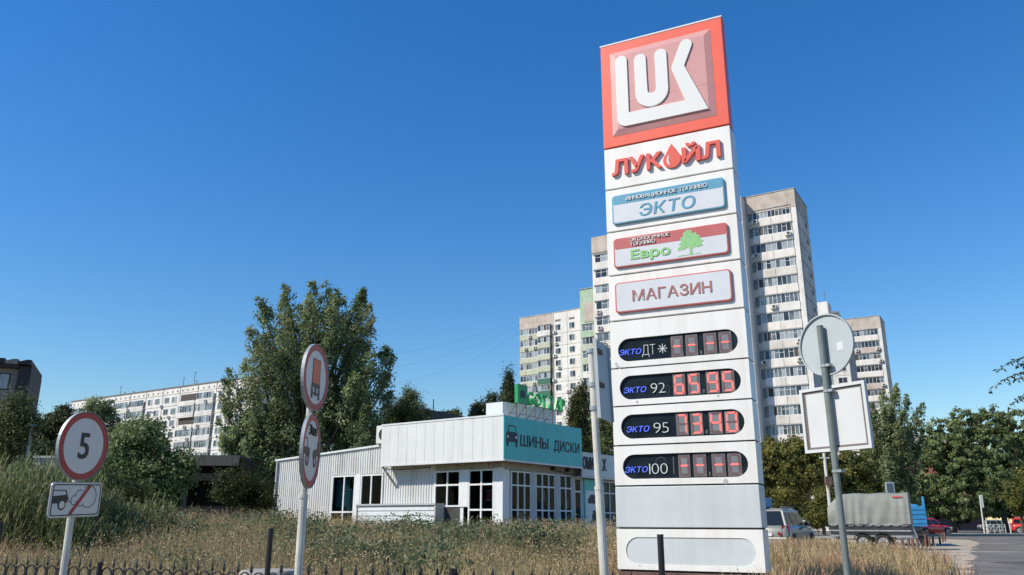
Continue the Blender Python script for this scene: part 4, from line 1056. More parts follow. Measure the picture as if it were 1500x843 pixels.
for row in range(8):
    zs = ZR5 - 3.55 - 2.8 * row
    for k, ch in enumerate(pat):
        x = XL + BW * k
        if ch == 'W':
            for q in (0.27, 0.70):
                xx = x + BW * q
                b = MB(); b.box(xx - 0.95, xx + 0.95, -0.06, 0.02, zs, zs + 1.5); w = b.build('window', M_wframe, t5)
                b = MB(); mi = r.choice((0, 0, 1)); b.box(xx - 0.85, xx - 0.05, -0.08, -0.04, zs + 0.1, zs + 1.4, mi); b.box(xx + 0.05, xx + 0.85, -0.08, -0.04, zs + 0.1, zs + 1.4, r.choice((mi, 1, 2))); b.build('pane', [M_g1, M_g2, M_g3], w)
        else:
            if r.random() < 0.2:
                b = MB(); b.box(x + 0.5, x + BW - 0.4, -0.05, 0.02, zs - 0.05, zs + 1.6); b.build('loggia_shade', M_g4, t5)  # flat dark sheet stands for the shade inside an open loggia
            else:
                rows_of_panes(t5, x + 0.4, x + BW - 0.3, zs, zs + 1.55, -0.45, 7, 600 + row * 20 + k, (4, 4, 2, 0))
            b = MB()
            for q in range(3): b.box(x + 0.35, x + BW - 0.25, -0.6, -0.5, zs - 1.15 + q * 0.38, zs - 0.83 + q * 0.38)
            b.box(x + 0.35, x + BW - 0.25, -0.5, 0.0, zs - 1.2, zs - 1.1); b.build('balcony_panel', M_concw, t5)
for x, h in ((-43.5, 3.2), (-41.5, 1.6), (-37.5, 1.6), (-17.0, 3.2), (-12.8, 4.2), (-11.8, 2.0)):
    b = MB(); b.tube([(x, 3, ZR5), (x, 3, ZR5 + h)], 0.07, 5); b.box(x - 0.5, x + 0.5, 2.95, 3.05, ZR5 + h - 0.3, ZR5 + h - 0.2); b.build('antenna', M_joint, t5)
for row, bay, q in ((0, 5, 1), (1, 6, 0.5), (0, 8, 0.6), (2, 7, 0.6), (2, 8, 0.3), (3, 7, 0.8), (1, 9, 0.5), (5, 8, 0.6), (0, 4, 0.1)):
    ac_unit(M5, XL + BW * (bay + q), -0.62 if pat[bay] == 'L' else -0.02, ZR5 - 3.55 - 2.8 * row - 0.9, 'air conditioner on the long left block, %s floor down, %s bay from left' % (ORD[row], ORD[bay] if bay else 'first'), 'air conditioners on the long left block')

# dark house at the left edge
c = at(48, 533, 80); YH = R(24)
hs = thing('dark_house', 'dark brown grey house with stepped roof fins at the far left edge', 'house', (c.x, c.y, 0), YH)
b = MB(); b.box(-14, -1.1, 0.25, 9, 0, c.z - 0.6); b.build('wall', M_brown, hs)
b = MB(); b.box(-1.1, 0.0, -0.25, 9.1, 0, c.z - 0.35); b.build('corner_fin', M_brownd, hs)
b = MB(); b.box(-14, -1.1, -0.45, 9.2, c.z - 0.6, c.z - 0.25); b.build('roof_slab', M_brownd, hs)
for k in range(6):
    x = -0.05 - k * 1.15
    b = MB(); b.prism_xz([(x - 1.12, c.z - 0.25), (x, c.z - 0.25), (x, c.z + 0.25), (x - 0.4, c.z + 0.25), (x - 1.12, c.z + 0.0)], -0.7, 9.2); b.build('roof_fin', M_brown if k % 2 else M_brownd, hs)
for zz in (c.z - 2.75, c.z - 5.95, c.z - 9.1):
    b = MB(); b.box(-3.6, -1.75, 0.17, 0.3, zz, zz + 1.65); w = b.build('window', M_brownd, hs)
    b = MB(); b.box(-3.5, -2.72, 0.14, 0.19, zz + 0.1, zz + 1.55); b.box(-2.6, -1.85, 0.14, 0.19, zz + 0.1, zz + 1.55); b.build('pane', M_g3, w)
b = MB()
for k in range(14): b.box(-14, -1.1, 0.235, 0.26, c.z - 1.2 - 0.62 * k, c.z - 1.18 - 0.62 * k)
b.build('wall_joint', M_brownd, hs)

# open dark shed behind the field
c = at(262, 668, 41)
sd = thing('open_shed', 'long dark open shed with weathered fascia boards behind the field', 'shed', (c.x, c.y, 0), R(3))
zt = c.z
b = MB(); b.box(-2.5, 3.0, 0, 6, zt - 0.06, zt + 0.04); b.build('roof', M_wood, sd)
n = 17
for k in range(n):
    a = -2.5 + 5.5 * k / n
    b = MB(); b.box(a + 0.006, a + 5.5 / n - 0.006, -0.04, 0.0, zt - 0.47, zt - 0.065); b.build('board', M_wood, sd)
    b = MB(); b.box(a + 0.006, a + 5.5 / n - 0.006, 0.9, 0.94, zt - 1.15, zt - 0.8); b.build('board', M_wood, sd)
b = MB()
for x in (-2.4, 0.2, 2.9):
    b = MB(); b.box(x - 0.07, x + 0.07, 0.95, 1.1, 0.3, zt - 0.07); b.build('post', M_wood, sd)
b = MB(); b.box(-2.5, 3.0, 5.9, 6.0, 0.3, zt - 0.07); b.box(-2.5, -2.42, 1.1, 5.9, 0.3, zt - 0.07); b.box(2.92, 3.0, 1.1, 5.9, 0.3, zt - 0.07); b.build('back_wall', M_dark, sd)
b = MB(); b.box(-1.0, 2.5, 2.5, 2.6, 0.5, 1.9); b.build('counter', M_wood, sd)

# small dark roof and low wall peeping between trees
c = at(622, 600, 70)
hr = thing('far_house', 'dark roofed house peeping over the shop fascia beside the pale tree', 'house', (c.x, c.y, 0), R(-30))
b = MB(); b.box(-1.6, 0.5, 0, 6, 0, c.z - 1.2); b.build('wall', M_brown, hr)
b = MB(); b.prism_xz([(-1.9, c.z - 1.2), (0.75, c.z - 1.2), (0.3, c.z), (-1.7, c.z - 0.1)], -0.3, 6.3); b.build('roof', M_brownd, hr)
b = MB(); b.tube([(0.2, 1, c.z - 0.1), (0.2, 1, c.z + 1.0)], 0.05, 5); b.build('flue', M_brownd, hr)
c = at(1344, 654, 150)
hb = thing('brick_house', 'red brick house glimpsed between the trees at right', 'house', (c.x, c.y, 0), R(-30))
b = MB(); b.box(-9, 9, 0, 8, 0, c.z); b.build('wall', mat('red_brick', (0.30, 0.12, 0.09), 0.9, var=0.15, scale=3), hb)
b = MB(); b.prism_xz([(-9.4, c.z), (9.4, c.z), (7, c.z + 2), (-7, c.z + 2)], -0.4, 8.4); b.build('roof', M_concg, hb)
c = at(62, 668, 27)
lw = thing('garden_wall', 'short stretch of pale concrete wall behind the reeds', 'wall', (c.x, c.y, 0), R(5))
b = MB(); b.box(-0.25, 0.5, 0, 0.2, 0, c.z - 0.07); b.build('wall_panel', M_concg, lw)
b = MB(); b.box(-0.3, 0.55, -0.04, 0.24, c.z - 0.07, c.z); b.build('coping', M_conc, lw)

# ------------------------------------------------------------------ vehicles and things by the verge
def wheel(parent, x, y, r, w, side, z=None):
    z = r if z is None else z
    b = MB(); b.T = Matrix.Translation((x, y, z)); b.tube([(0, -w / 2, 0), (0, -w * 0.35, 0), (0, w * 0.35, 0), (0, w / 2, 0)], [r * 0.9, r, r, r * 0.9], 24)
    wl = b.build('wheel', M_tyre, parent)
    b = MB(); b.T = Matrix.Translation((x, y + side * (w / 2 + 0.004), z)); b.tube([(0, -0.012, 0), (0, 0.012, 0)], [r * 0.62, r * 0.60], 20); b.build('rim', M_rim, wl)
    b = MB(); b.T = Matrix.Translation((x, y + side * (w / 2 + 0.02), z)); b.tube([(0, -0.012, 0), (0, 0.012, 0)], [r * 0.22, r * 0.2], 12)
    for k in range(6):
        a = k * math.pi / 3; b.T = Matrix.Translation((x + math.cos(a) * r * 0.42, y + side * (w / 2 + 0.016), z + math.sin(a) * r * 0.42)); b.tube([(0, -0.006, 0), (0, 0.006, 0)], r * 0.09, 8)
    b.build('hub', M_plastic, wl)
def car(name, label, loc, yaw, L, Wd, H, paint, kind='suv', group=None):
    """local +x is forward, y across; built from a lofted lower body, a tapered cabin and detail parts"""
    t = thing(name, label, 'car', loc, yaw, group)
    hw = Wd / 2; belt = H * 0.60; r = 0.34 if kind == 'suv' else 0.31
    fx, rx = L / 2, -L / 2
    wf, wr = fx - 0.80, rx + 0.78
    sec = []      # (x, half width, z low, z high)
    prof = [(rx, 0.86, 0.45, belt * 0.86), (rx + 0.10, 0.95, 0.34, belt * 0.98), (rx + 0.5, 1.0, 0.27, belt), (wr + 0.7, 1.0, 0.24, belt), (0.3, 1.0, 0.22, belt * 0.99), (wf - 0.8, 1.0, 0.23, belt * 0.985), (wf, 0.99, 0.25, belt * 0.94), (fx - 0.35, 0.95, 0.28, belt * 0.86), (fx - 0.06, 0.88, 0.34, belt * 0.74), (fx, 0.80, 0.42, belt * 0.62)]
    b = MB(); vs, fs = [], []
    for (x, k, z0, z1) in prof:
        w = hw * k
        vs += [(x, -w * 0.94, z0), (x, -w, z0 + (z1 - z0) * 0.35), (x, -w * 0.985, z0 + (z1 - z0) * 0.75), (x, -w * 0.90, z1), (x, 0, z1 * 1.012), (x, w * 0.90, z1), (x, w * 0.985, z0 + (z1 - z0) * 0.75), (x, w, z0 + (z1 - z0) * 0.35), (x, w * 0.94, z0)]
    n = 9
    for i in range(len(prof) - 1):
        for k in range(n):
            l = (k + 1) % n
            fs.append((i * n + k, i * n + l, (i + 1) * n + l, (i + 1) * n + k))
    fs.append(tuple(reversed(range(n)))); fs.append(tuple(range((len(prof) - 1) * n, len(prof) * n)))
    b._add(vs, fs); body = b.build('body', paint, t, smooth_=True)
    me = body.data
    # cabin
    rb0, rt0 = (rx + 0.10, rx + 0.30) if kind == 'suv' else (rx + 0.35, rx + 0.85)
    fb, ft = wf - 0.35, wf - 1.05
    zt = H
    def ring(z, xr, xf, w): return [(xr, -w, z), (xf, -w * 0.95, z), (xf, w * 0.95, z), (xr, w, z)]
    b = MB(); lo = ring(belt - 0.03, rb0, fb, hw * 0.92); hi = ring(zt - 0.07, rt0, ft, hw * 0.74); tp = ring(zt, rt0 + 0.18, ft - 0.25, hw * 0.60)
    b.hexa(lo, hi); b.hexa(hi, tp); cab = b.build('cabin', paint, t, bevel=0.03)
    def lerp(a, c, u): return tuple(a[i] + (c[i] - a[i]) * u for i in range(3))
    def pane_on(q, inset, name='window', out=0.012):
        q = [Vector(p) for p in q]; nrm = (q[1] - q[0]).cross(q[3] - q[0]).normalized() * out
        cx = sum(q, Vector()) / 4
        q = [p.lerp(cx, inset) + nrm for p in q]
        bb = MB(); bb._add([tuple(p) for p in q] + [tuple(p - nrm * 1.3) for p in q], [(0, 1, 2, 3), (0, 4, 5, 1), (1, 5, 6, 2), (2, 6, 7, 3), (3, 7, 4, 0)]); bb.build(name, M_cglass, t)
    # rear, front and sides
    pane_on([lo[3], lo[0], hi[0], hi[3]], 0.13, 'rear_window')
    pane_on([lo[1], lo[2], hi[2], hi[1]], 0.10, 'windscreen')
    for sgn, (A, B, C_, D_) in ((-1, (lo[0], lo[1], hi[1], hi[0])), (1, (lo[2], lo[3], hi[3], hi[2]))):
        cuts = (0.03, 0.30, 0.62, 0.95) if sgn < 0 else (0.05, 0.38, 0.70, 0.97)
        for a, c_ in zip(cuts[:-1], cuts[1:]):
            q = [lerp(A, B, a + 0.02), lerp(A, B, c_ - 0.02), lerp(D_, C_, c_ - 0.02), lerp(D_, C_, a + 0.02)]
            q = [lerp(q[0], q[3], 0.12), lerp(q[1], q[2], 0.12), lerp(q[1], q[2], 0.86), lerp(q[0], q[3], 0.86)]
            pane_on(q, 0.0, 'window')
    for x in (wf, wr):
        for s in (-1, 1):
            b = MB(); b.T = Matrix.Translation((x, s * (hw - 0.02), r)); b.tube([(0, -0.03, 0), (0, 0.03, 0)], r * 1.2, 24); b.build('wheel_arch', M_plastic, t)
            wheel(t, x, s * (hw - 0.07), r, 0.21, s)
    b = MB(); b.box(rx - 0.06, rx + 0.18, -hw * 0.93, hw * 0.93, 0.32, 0.58); b.build('rear_bumper', M_plastic if kind != 'suv' else paint, t, bevel=0.04)
    b = MB(); b.box(fx - 0.14, fx + 0.05, -hw * 0.86, hw * 0.86, 0.30, 0.55); b.build('front_bumper', M_plastic, t, bevel=0.04)
    for s in (-1, 1):
        b = MB(); b.hexa([(rx - 0.03, s * hw * 0.70, belt * 0.62), (rx + 0.20, s * hw * 1.0, belt * 0.62), (rx + 0.24, s * hw * 0.98, belt * 0.62), (rx + 0.05, s * hw * 0.68, belt * 0.62)], [(rx - 0.0, s * hw * 0.72, belt * 1.02), (rx + 0.22, s * hw * 0.98, belt * 1.02), (rx + 0.26, s * hw * 0.95, belt * 1.02), (rx + 0.08, s * hw * 0.70, belt * 1.02)])
        b.build('tail_lamp', M_tail, t, bevel=0.01)
        b = MB(); b.box(fx - 0.32, fx - 0.02, min(s * hw * 0.6, s * hw * 0.93), max(s * hw * 0.6, s * hw * 0.93), belt * 0.62, belt * 0.80); b.build('headlight', M_pale, t, bevel=0.03)
        b = MB(); b.box(fb - 0.45, fb - 0.30, min(s * hw * 0.9, s * (hw + 0.17)), max(s * hw * 0.9, s * (hw + 0.17)), belt + 0.0, belt + 0.16); b.build('mirror', M_plastic, t, bevel=0.03)
        b = MB(); b.box(-0.3, -0.14, s * hw * 0.985 - 0.015, s * hw * 0.985 + 0.015, belt * 0.86, belt * 0.89); b.build('handle', M_plastic, t)
    b = MB(); b.box(rx - 0.075, rx - 0.055, -0.26, 0.26, 0.62, 0.74); b.build('number_plate', M_plate, t)
    if kind == 'suv':
        b = MB()
        for s in (-1, 1): b.tube([(rt0 + 0.2, s * hw * 0.62, zt + 0.05), (ft - 0.2, s * hw * 0.62, zt + 0.05)], 0.02, 6)
        b.build('roof_rail', M_galv, t)
        b = MB(); b.tube([(rx - 0.10, -0.55, 0.72), (rx + 0.02, -0.55, 0.72)], 0.06, 10); b.build('lamp', M_tail, t)
    return t
p0 = at(1148, 800, 33.5)
suv = car('parked_suv', 'beige grey off road car seen from behind, parked beside the price pylon', (p0.x + 0.40, 34.9, 0), R(56), 4.25, 1.80, 1.68, M_suv, 'suv')
bx_ = thing('roof_box', 'bright blue cargo box lying on the parked off road car', 'cargo box', (p0.x - 0.75, 34.0, 1.72), R(56))
b = MB(); b.box(-0.45, 0.55, -0.42, 0.42, 0.0, 0.36); b.build('box', M_bluet, bx_, bevel=0.02)
b = MB(); b.box(-0.47, 0.57, -0.44, 0.44, 0.33, 0.38); b.build('lid', M_bluet, bx_, bevel=0.01)
car('parked_car', 'red hatchback half hidden behind the blue tipper and short posts', (38.2, 77, 0), R(14), 4.2, 1.78, 1.55, M_redcar, 'suv', 'red parked cars').rotation_euler[2] = R(-158 + 180)
car('parked_car', 'red car parked behind the white barrier at the right edge', (54.9, 88, 0.0), R(-35), 4.4, 1.8, 1.65, M_redcar, 'suv', 'red parked cars')
car('parked_car', 'blue grey car in deep shade under the big trees', (62.5, 108, 0.0), R(-20), 4.4, 1.75, 1.5, M_bcar, 'sedan')

# tarpaulin trailer
p0 = at(1284, 802, 37.0)
tr = thing('covered_trailer', 'two axle trailer under a grey green tarpaulin cover parked on the sand', 'trailer', (p0.x, 37.3, 0), R(-29))
LT, HW = 1.62, 0.82
b = MB(); b.box(-LT, LT, -HW, HW, 0.62, 1.06); b.build('body', M_tbody, tr, bevel=0.01)
b = MB()
for z in (0.58, 0.80, 1.06): b.box(-LT - 0.02, LT + 0.02, -HW - 0.03, -HW - 0.001, z - 0.03, z + 0.03); b.box(-LT - 0.02, LT + 0.02, HW + 0.001, HW + 0.03, z - 0.03, z + 0.03)
b.box(LT + 0.001, LT + 0.03, -HW, HW, 0.55, 0.63); b.build('side_rail', M_galv, tr)
# tarpaulin: draped sheet with folds
nx, nv = 48, 14; vs, fs = [], []
def ridge(x):
    t = (x + LT) / (2 * LT)
    return 1.10 + 1.30 * min(1, 0.62 + t * 2.6) - 0.03 * math.sin(t * 9) ** 2 + 0.03 * t
rt = random.Random(3)
ph = [rt.uniform(0, 6) for _ in range(6)]
for i in range(nx + 1):
    x = -LT - 0.04 + (2 * LT + 0.08) * i / nx
    zt = ridge(x)
    for j in range(nv + 1):
        u = j / nv                                   # 0 near-side hem -> 1 far-side hem
        if u < 0.36: s_ = u / 0.36; y = -HW - 0.05 + 0.17 * s_ ** 2; z = 1.08 + (zt - 0.06 - 1.08) * s_; fold = (1 - s_) * 1.0
        elif u > 0.64: s_ = (1 - u) / 0.36; y = HW + 0.05 - 0.17 * s_ ** 2; z = 1.08 + (zt - 0.06 - 1.08) * s_; fold = -(1 - s_)
        else: s_ = (u - 0.36) / 0.28; y = (-HW + 0.12) + (2 * HW - 0.24) * s_; z = zt - 0.06 + 0.06 * math.sin(math.pi * s_); fold = 0
        fo = 0.022 * math.sin(x * 7.0 + ph[0] + 1.6 * z + math.sin(x * 2.3)) + 0.016 * math.sin(x * 15 + ph[1] - 2.4 * z + 2 * math.sin(x * 3.1 + z)) + 0.03 * math.sin(x * 2.6 + ph[2] + z)
        y -= fo * (abs(fold) ** 0.6) * (1 if fold >= 0 else -1) * 1.0
        vs.append((x, y, z))
for i in range(nx):
    for j in range(nv): fs.append((i * (nv + 1) + j, (i + 1) * (nv + 1) + j, (i + 1) * (nv + 1) + j + 1, i * (nv + 1) + j + 1))
fs.append(tuple(range(nv + 1))); fs.append(tuple(reversed(range(nx * (nv + 1), (nx + 1) * (nv + 1)))))
b = MB(); b._add(vs, fs); tp_ = b.build('tarpaulin', M_tarp, tr)
b = MB()
for k in range(9):
    x = -1.45 + k * 0.36
    pts = [(x - 0.14, -HW - 0.045, 1.06), (x - 0.07, -HW - 0.045, 1.0), (x + 0.07, -HW - 0.045, 1.0), (x + 0.14, -HW - 0.045, 1.06)]
    b.tube(pts, 0.008, 5)
b.build('lashing_rope', M_pole, tr)
b = MB(); b.box(1.05, 1.45, -HW + 0.02, -HW + 0.03, 2.18, 2.25); b.build('red_tag', M_redp, tr)
for x in (-0.28, 0.52):
    wheel(tr, x, -HW - 0.08, 0.32, 0.2, -1); wheel(tr, x, HW + 0.08, 0.32, 0.2, 1)
    for s in (-1, 1):
        b = MB()
        o_ = arc(x, 0.33, 0.40, 15, 165, 10); i_ = arc(x, 0.33, 0.38, 15, 165, 10)
        y0, y1 = (s * (HW + 0.0), s * (HW + 0.2)); y0, y1 = min(y0, y1), max(y0, y1)
        for k in range(10): b.hexa([(i_[k][0], y0, i_[k][1]), (i_[k + 1][0], y0, i_[k + 1][1]), (i_[k + 1][0], y1, i_[k + 1][1]), (i_[k][0], y1, i_[k][1])], [(o_[k][0], y0, o_[k][1]), (o_[k + 1][0], y0, o_[k + 1][1]), (o_[k + 1][0], y1, o_[k + 1][1]), (o_[k][0], y1, o_[k][1])])
        b.build('mudguard', M_plastic, tr)
b = MB(); b.box(-LT - 1.2, -LT, -0.05, 0.05, 0.45, 0.55); b.box(-LT - 1.3, -LT - 1.1, -0.07, 0.07, 0.42, 0.6); b.tube([(-LT - 0.9, 0.12, 0.05), (-LT - 0.9, 0.12, 0.9)], 0.03, 8); b.build('drawbar', M_galv, tr)
b = MB()
for y in (-HW + 0.1, -HW + 0.55): b.tube([(LT + 0.05, y, 1.1), (LT + 0.32, y, 0.15)], 0.025, 6)
for z in (0.4, 0.65, 0.9): b.tube([(LT + 0.05 + (1.1 - z) * 0.28, -HW + 0.1, z), (LT + 0.05 + (1.1 - z) * 0.28, -HW + 0.55, z)], 0.02, 6)
b.build('rear_ladder', M_galv, tr)
b = MB(); b.box(-LT - 0.05, -LT - 0.02, -0.5, -0.2, 0.6, 0.8); b.build('front_board', M_plate, tr)

# blue tipper behind the trailer
p0 = at(1350, 790, 43)
tk = thing('tipper_truck', 'small blue ribbed tipper truck body behind the tarpaulin trailer', 'truck', (p0.x - 0.85, p0.y - 0.5, 0), R(-112))
b = MB(); b.box(-3.4, 0.1, -0.9, 0.9, 0.95, 1.95); b.build('tipper_body', M_bluet, tk, bevel=0.02)
b = MB()
for k in range(5): b.box(-3.2 + k * 0.75, -3.1 + k * 0.75, -0.96, -0.901, 0.97, 1.97)
for k in range(4): b.box(-3.4, 0.1, -0.93, -0.902, 1.1 + k * 0.22, 1.16 + k * 0.22); b.box(0.101, 0.13, -0.88, 0.88, 1.1 + k * 0.22, 1.16 + k * 0.22)
b.build('rib', M_bluet, tk)
b = MB(); b.prism_xz([(-0.75, 1.95), (-0.05, 1.95), (-0.05, 2.2), (-0.25, 2.42), (-0.5, 2.42), (-0.75, 2.15)], -0.9, -0.82); b.prism_xz([(-0.75, 1.95), (-0.05, 1.95), (-0.05, 2.2), (-0.25, 2.42), (-0.5, 2.42), (-0.75, 2.15)], 0.82, 0.9); b.build('headboard', M_bluet, tk)
b = MB(); b.tube([(0.18, -0.5, 0.95), (0.3, -0.5, 2.1), (0.15, -0.5, 2.4)], 0.06, 6); b.build('lifting_arm', M_bluet, tk)
b = MB(); b.box(-3.6, 0.2, -0.6, 0.6, 0.62, 0.92); b.box(0.05, 0.2, -0.9, 0.9, 0.5, 0.75); b.build('chassis', M_plastic, tk)
for x in (-2.7, -0.7):
    wheel(tk, x, -0.75, 0.4, 0.24, -1); wheel(tk, x, 0.75, 0.4, 0.24, 1)
b = MB(); b.box(-5.2, -3.7, -0.85, 0.85, 0.6, 2.1); b.build('cab', M_bluet, tk, bevel=0.08)

# short posts around the sandy verge
pl_ = [(1249, 803, 815), (1265, 799, 813), (1281, 798, 812), (1293, 797, 812), (1305, 797, 812), (1314, 791, 810), (1324, 788, 807), (1332, 787, 806), (1339, 786, 807), (1345, 785, 805), (1351, 785, 802), (1357, 781, 799), (1362, 784, 798), (1367, 783, 796), (1377, 779, 794), (1381, 779, 791), (1384.5, 778, 790)]
proto = None
for i, (px_, y0, y1) in enumerate(pl_):
    Yb = FPX * CAM_H / (y1 - 765) * 0.985
    pb = at(px_, y1, Yb); h = (y1 - y0) * Yb / FPX
    t = thing('short_post', 'short rusty post in the row before the trailer, number %d from the left end' % (i + 1), 'post', (pb.x, pb.y, 0), 0, 'short rusty posts along the sandy verge')
    t['label'] = 'short rusty post before the trailer, %s of the row counted from the left' % (['first', 'second', 'third', 'fourth', 'fifth', 'sixth', 'seventh', 'eighth', 'ninth', 'tenth', 'eleventh', 'twelfth', 'thirteenth', 'fourteenth', 'fifteenth', 'sixteenth', 'last'][i])
    b = MB(); b.tube([(0, 0, -0.02), (random.uniform(-0.02, 0.02), 0, h)], 0.055, 8); b.build('stake', M_rustm, t)
    b = MB(); b.tube([(0, 0, h - 0.01), (0, 0, h + 0.015)], 0.06, 8); b.build('cap', M_joint, t)

# poles and small signs in the middle distance
def pole_at(px0, py0, px1, py1, Y, r, m, name, label, cat):
    a, c_ = at(px1, py1, Y), at(px0, py0, Y)
    t = thing(name, label, cat, (a.x, a.y, 0))
    b = MB(); b.tube([(0, 0, 0), (c_.x - a.x, 0, c_.z)], [r * 1.15, r], 8); b.build('pole', m, t)
    return t, Vector((c_.x - a.x, 0, c_.z))
t, top = pole_at(1184, 702, 1191, 800, 60, 0.07, M_gpole, 'thin_pole', 'thin grey pole with a crossarm before the yellow green trees', 'pole')
b = MB(); b.box(top.x - 0.7, top.x + 0.05, -0.03, 0.03, 1.95, 2.05); b.build('crossarm', M_gpole, t)
t, top = pole_at(1207, 664, 1222, 800, 45, 0.085, M_conc, 'utility_pole', 'leaning pale pole with rusty box seen left of the grey green sign pole', 'pole')
k = 0.66
b = MB(); b.box(top.x * k - 0.18, top.x * k + 0.18, -0.28, -0.1, top.z * k - 0.1, top.z * k + 0.36); b.build('rusty_box', M_rustm, t)
b = MB(); b.box(top.x - 0.25, top.x + 0.25, -0.06, 0.06, top.z - 0.3, top.z - 0.22); b.build('crossarm', M_pole, t)
t, top = pole_at(1302, 706, 1305, 800, 50, 0.04, M_gpole, 'small_sign', 'small white framed road sign above the tarpaulin trailer', 'road sign')
b = MB(); b.T = Matrix.Translation((top.x, -0.06, top.z - 0.42)) @ Matrix.Rotation(R(12), 4, 'Z'); b.prism_xz(rrect(-0.3, 0.3, -0.4, 0.4, 0.06), -0.015, 0.015); sgn = b.build('sign_plate', M_signw, t)
b = MB(); b.T = Matrix.Translation((top.x, -0.06, top.z - 0.42)) @ Matrix.Rotation(R(12), 4, 'Z'); b.prism_xz(rrect(-0.22, 0.22, -0.32, 0.32, 0.05), -0.02, -0.0155); b.build('sign_inset', M_gpole, sgn)
t, top = pole_at(1435, 726, 1442, 781, 80, 0.065, M_pole, 'leaning_sign_pole', 'leaning white pole with an edge on sign on the traffic island', 'sign pole')
b = MB(); b.T = Matrix.Translation((top.x + 0.1, 0.0, top.z - 0.55)) @ Matrix.Rotation(R(75), 4, 'Z'); b.prism_xz(rrect(-0.45, 0.45, -0.6, 0.6, 0.08), -0.03, 0.03); b.build('sign_plate', M_signg, t)
t, top = pole_at(1444.5, 764, 1446.5, 781, 79, 0.065, M_pole, 'bollard', 'white bollard beside the leaning sign pole', 'bollard')
b = MB(); b.tube([(top.x, 0, top.z), (top.x, 0, top.z + 0.05)], 0.12, 8); b.build('cap', M_pole, t)
a_ = at(1447, 770, 82); c_ = at(1472, 770, 82)
t = thing('pedestrian_barrier', 'low white tubular barrier with crossed bars on the traffic island', 'barrier', (a_.x, a_.y, 0.16))
w = c_.x - a_.x
b = MB(); b.tube([(0, 0, 0.8), (w, 0, 0.8)], 0.035, 6); b.build('rail', M_pole, t)
for k in range(4): b = MB(); b.tube([(w * k / 3, 0, 0), (w * k / 3, 0, 0.85)], 0.035, 6); b.build('post', M_pole, t)
for k in range(3):
    b = MB(); b.tube([(w * k / 3, 0, 0.1), (w * (k + 1) / 3, 0, 0.75)], 0.025, 5); b.tube([(w * k / 3, 0, 0.75), (w * (k + 1) / 3, 0, 0.1)], 0.025, 5); b.build('cross_bar', M_pole, t)
for px_, lab in ((1470, 'dark bollard at the end of the white barrier'), (1481, 'white bollard before the red car at the right edge')):
    a_ = at(px_, 781, 79)
    t = thing('bollard', lab, 'bollard', (a_.x, a_.y, 0.16))
    b = MB(); b.tube([(0, 0, 0), (0, 0, 1.15)], 0.06, 8); b.build('tube', M_gpole if 'dark' in lab else M_pole, t)
    b = MB(); b.tube([(0, 0, 1.15), (0, 0, 1.22)], [0.07, 0.05], 8); b.build('cap', M_joint, t)
t, top = pole_at(46, 624, 40, 690, 30, 0.055, M_pole, 'lamp_post', 'slim pale lamp post rising from the reeds at left', 'lamp post')
b = MB(); b.T = Matrix.Translation(top); b.tube([(0, 0, -0.06), (0, 0, 0.0), (0, 0, 0.04)], [0.08, 0.22, 0.16], 12); b.build('lamp_head', M_signb, t)

# overhead cables from the block to the left
for i, (x1, y1, x2, y2, sag, lab) in enumerate(((762, 468, 585, 511, 1.2, 'topmost thin black cable across the sky left of the apartment block'), (762, 476, 590, 530, 1.6, 'middle thin black cable across the sky left of the apartment block'), (762, 485, 600, 552, 2.2, 'lowest thin black cable across the sky left of the apartment block'))):
    A, B = at(x1, y1, 185), at(x2 - 60, y2 + 16, 120)
    pts = [A.lerp(B, k / 16) - Vector((0, 0, sag * 4 * (k / 16) * (1 - k / 16))) for k in range(17)]
    b = MB(); b.tube(pts, 0.009, 4); tag(b.build('overhead_cable', M_wire), lab, 'cable', 'overhead cables')

# ------------------------------------------------------------------ vegetation
def mesh_from_quads(name, V, tint, m, parent=None):
    """V (n,k,3) polygons, tint (n,3) one colour per polygon"""
    n, k, _ = V.shape
    me = bpy.data.meshes.new(name)
    me.vertices.add(n * k); me.vertices.foreach_set('co', V.astype(np.float32).ravel())
    me.loops.add(n * k); me.loops.foreach_set('vertex_index', np.arange(n * k, dtype=np.int32))
    me.polygons.add(n); me.polygons.foreach_set('loop_start', np.arange(0, n * k, k, dtype=np.int32)); me.polygons.foreach_set('loop_total', np.full(n, k, np.int32))
    a = me.attributes.new('tint', 'FLOAT_COLOR', 'POINT')
    c4 = np.ones((n, k, 4), np.float32); c4[:, :, :3] = tint[:, None, :]
    a.data.foreach_set('color', c4.ravel())
    me.materials.append(m); me.update(calc_edges=True)
    return link(name, me, parent)

def unit(v): return v / np.maximum(np.linalg.norm(v, axis=-1, keepdims=True), 1e-9)

def leaves(C, size, aspect, up_bias, tint, rg, out=None):
    """diamond leaves at C; their normals lean to `out` / up"""
    n = len(C)
    nr = rg.normal(size=(n, 3)); nr[:, 2] += up_bias
    if out is not None: nr += out * 1.5
    nr = unit(nr); a = unit(np.cross(nr, rg.normal(size=(n, 3)))); bb = np.cross(nr, a)
    s = size * rg.uniform(0.6, 1.35, (n, 1))
    V = np.stack([C + a * s, C + bb * s * aspect, C - a * s, C - bb * s * aspect], 1)
    return V

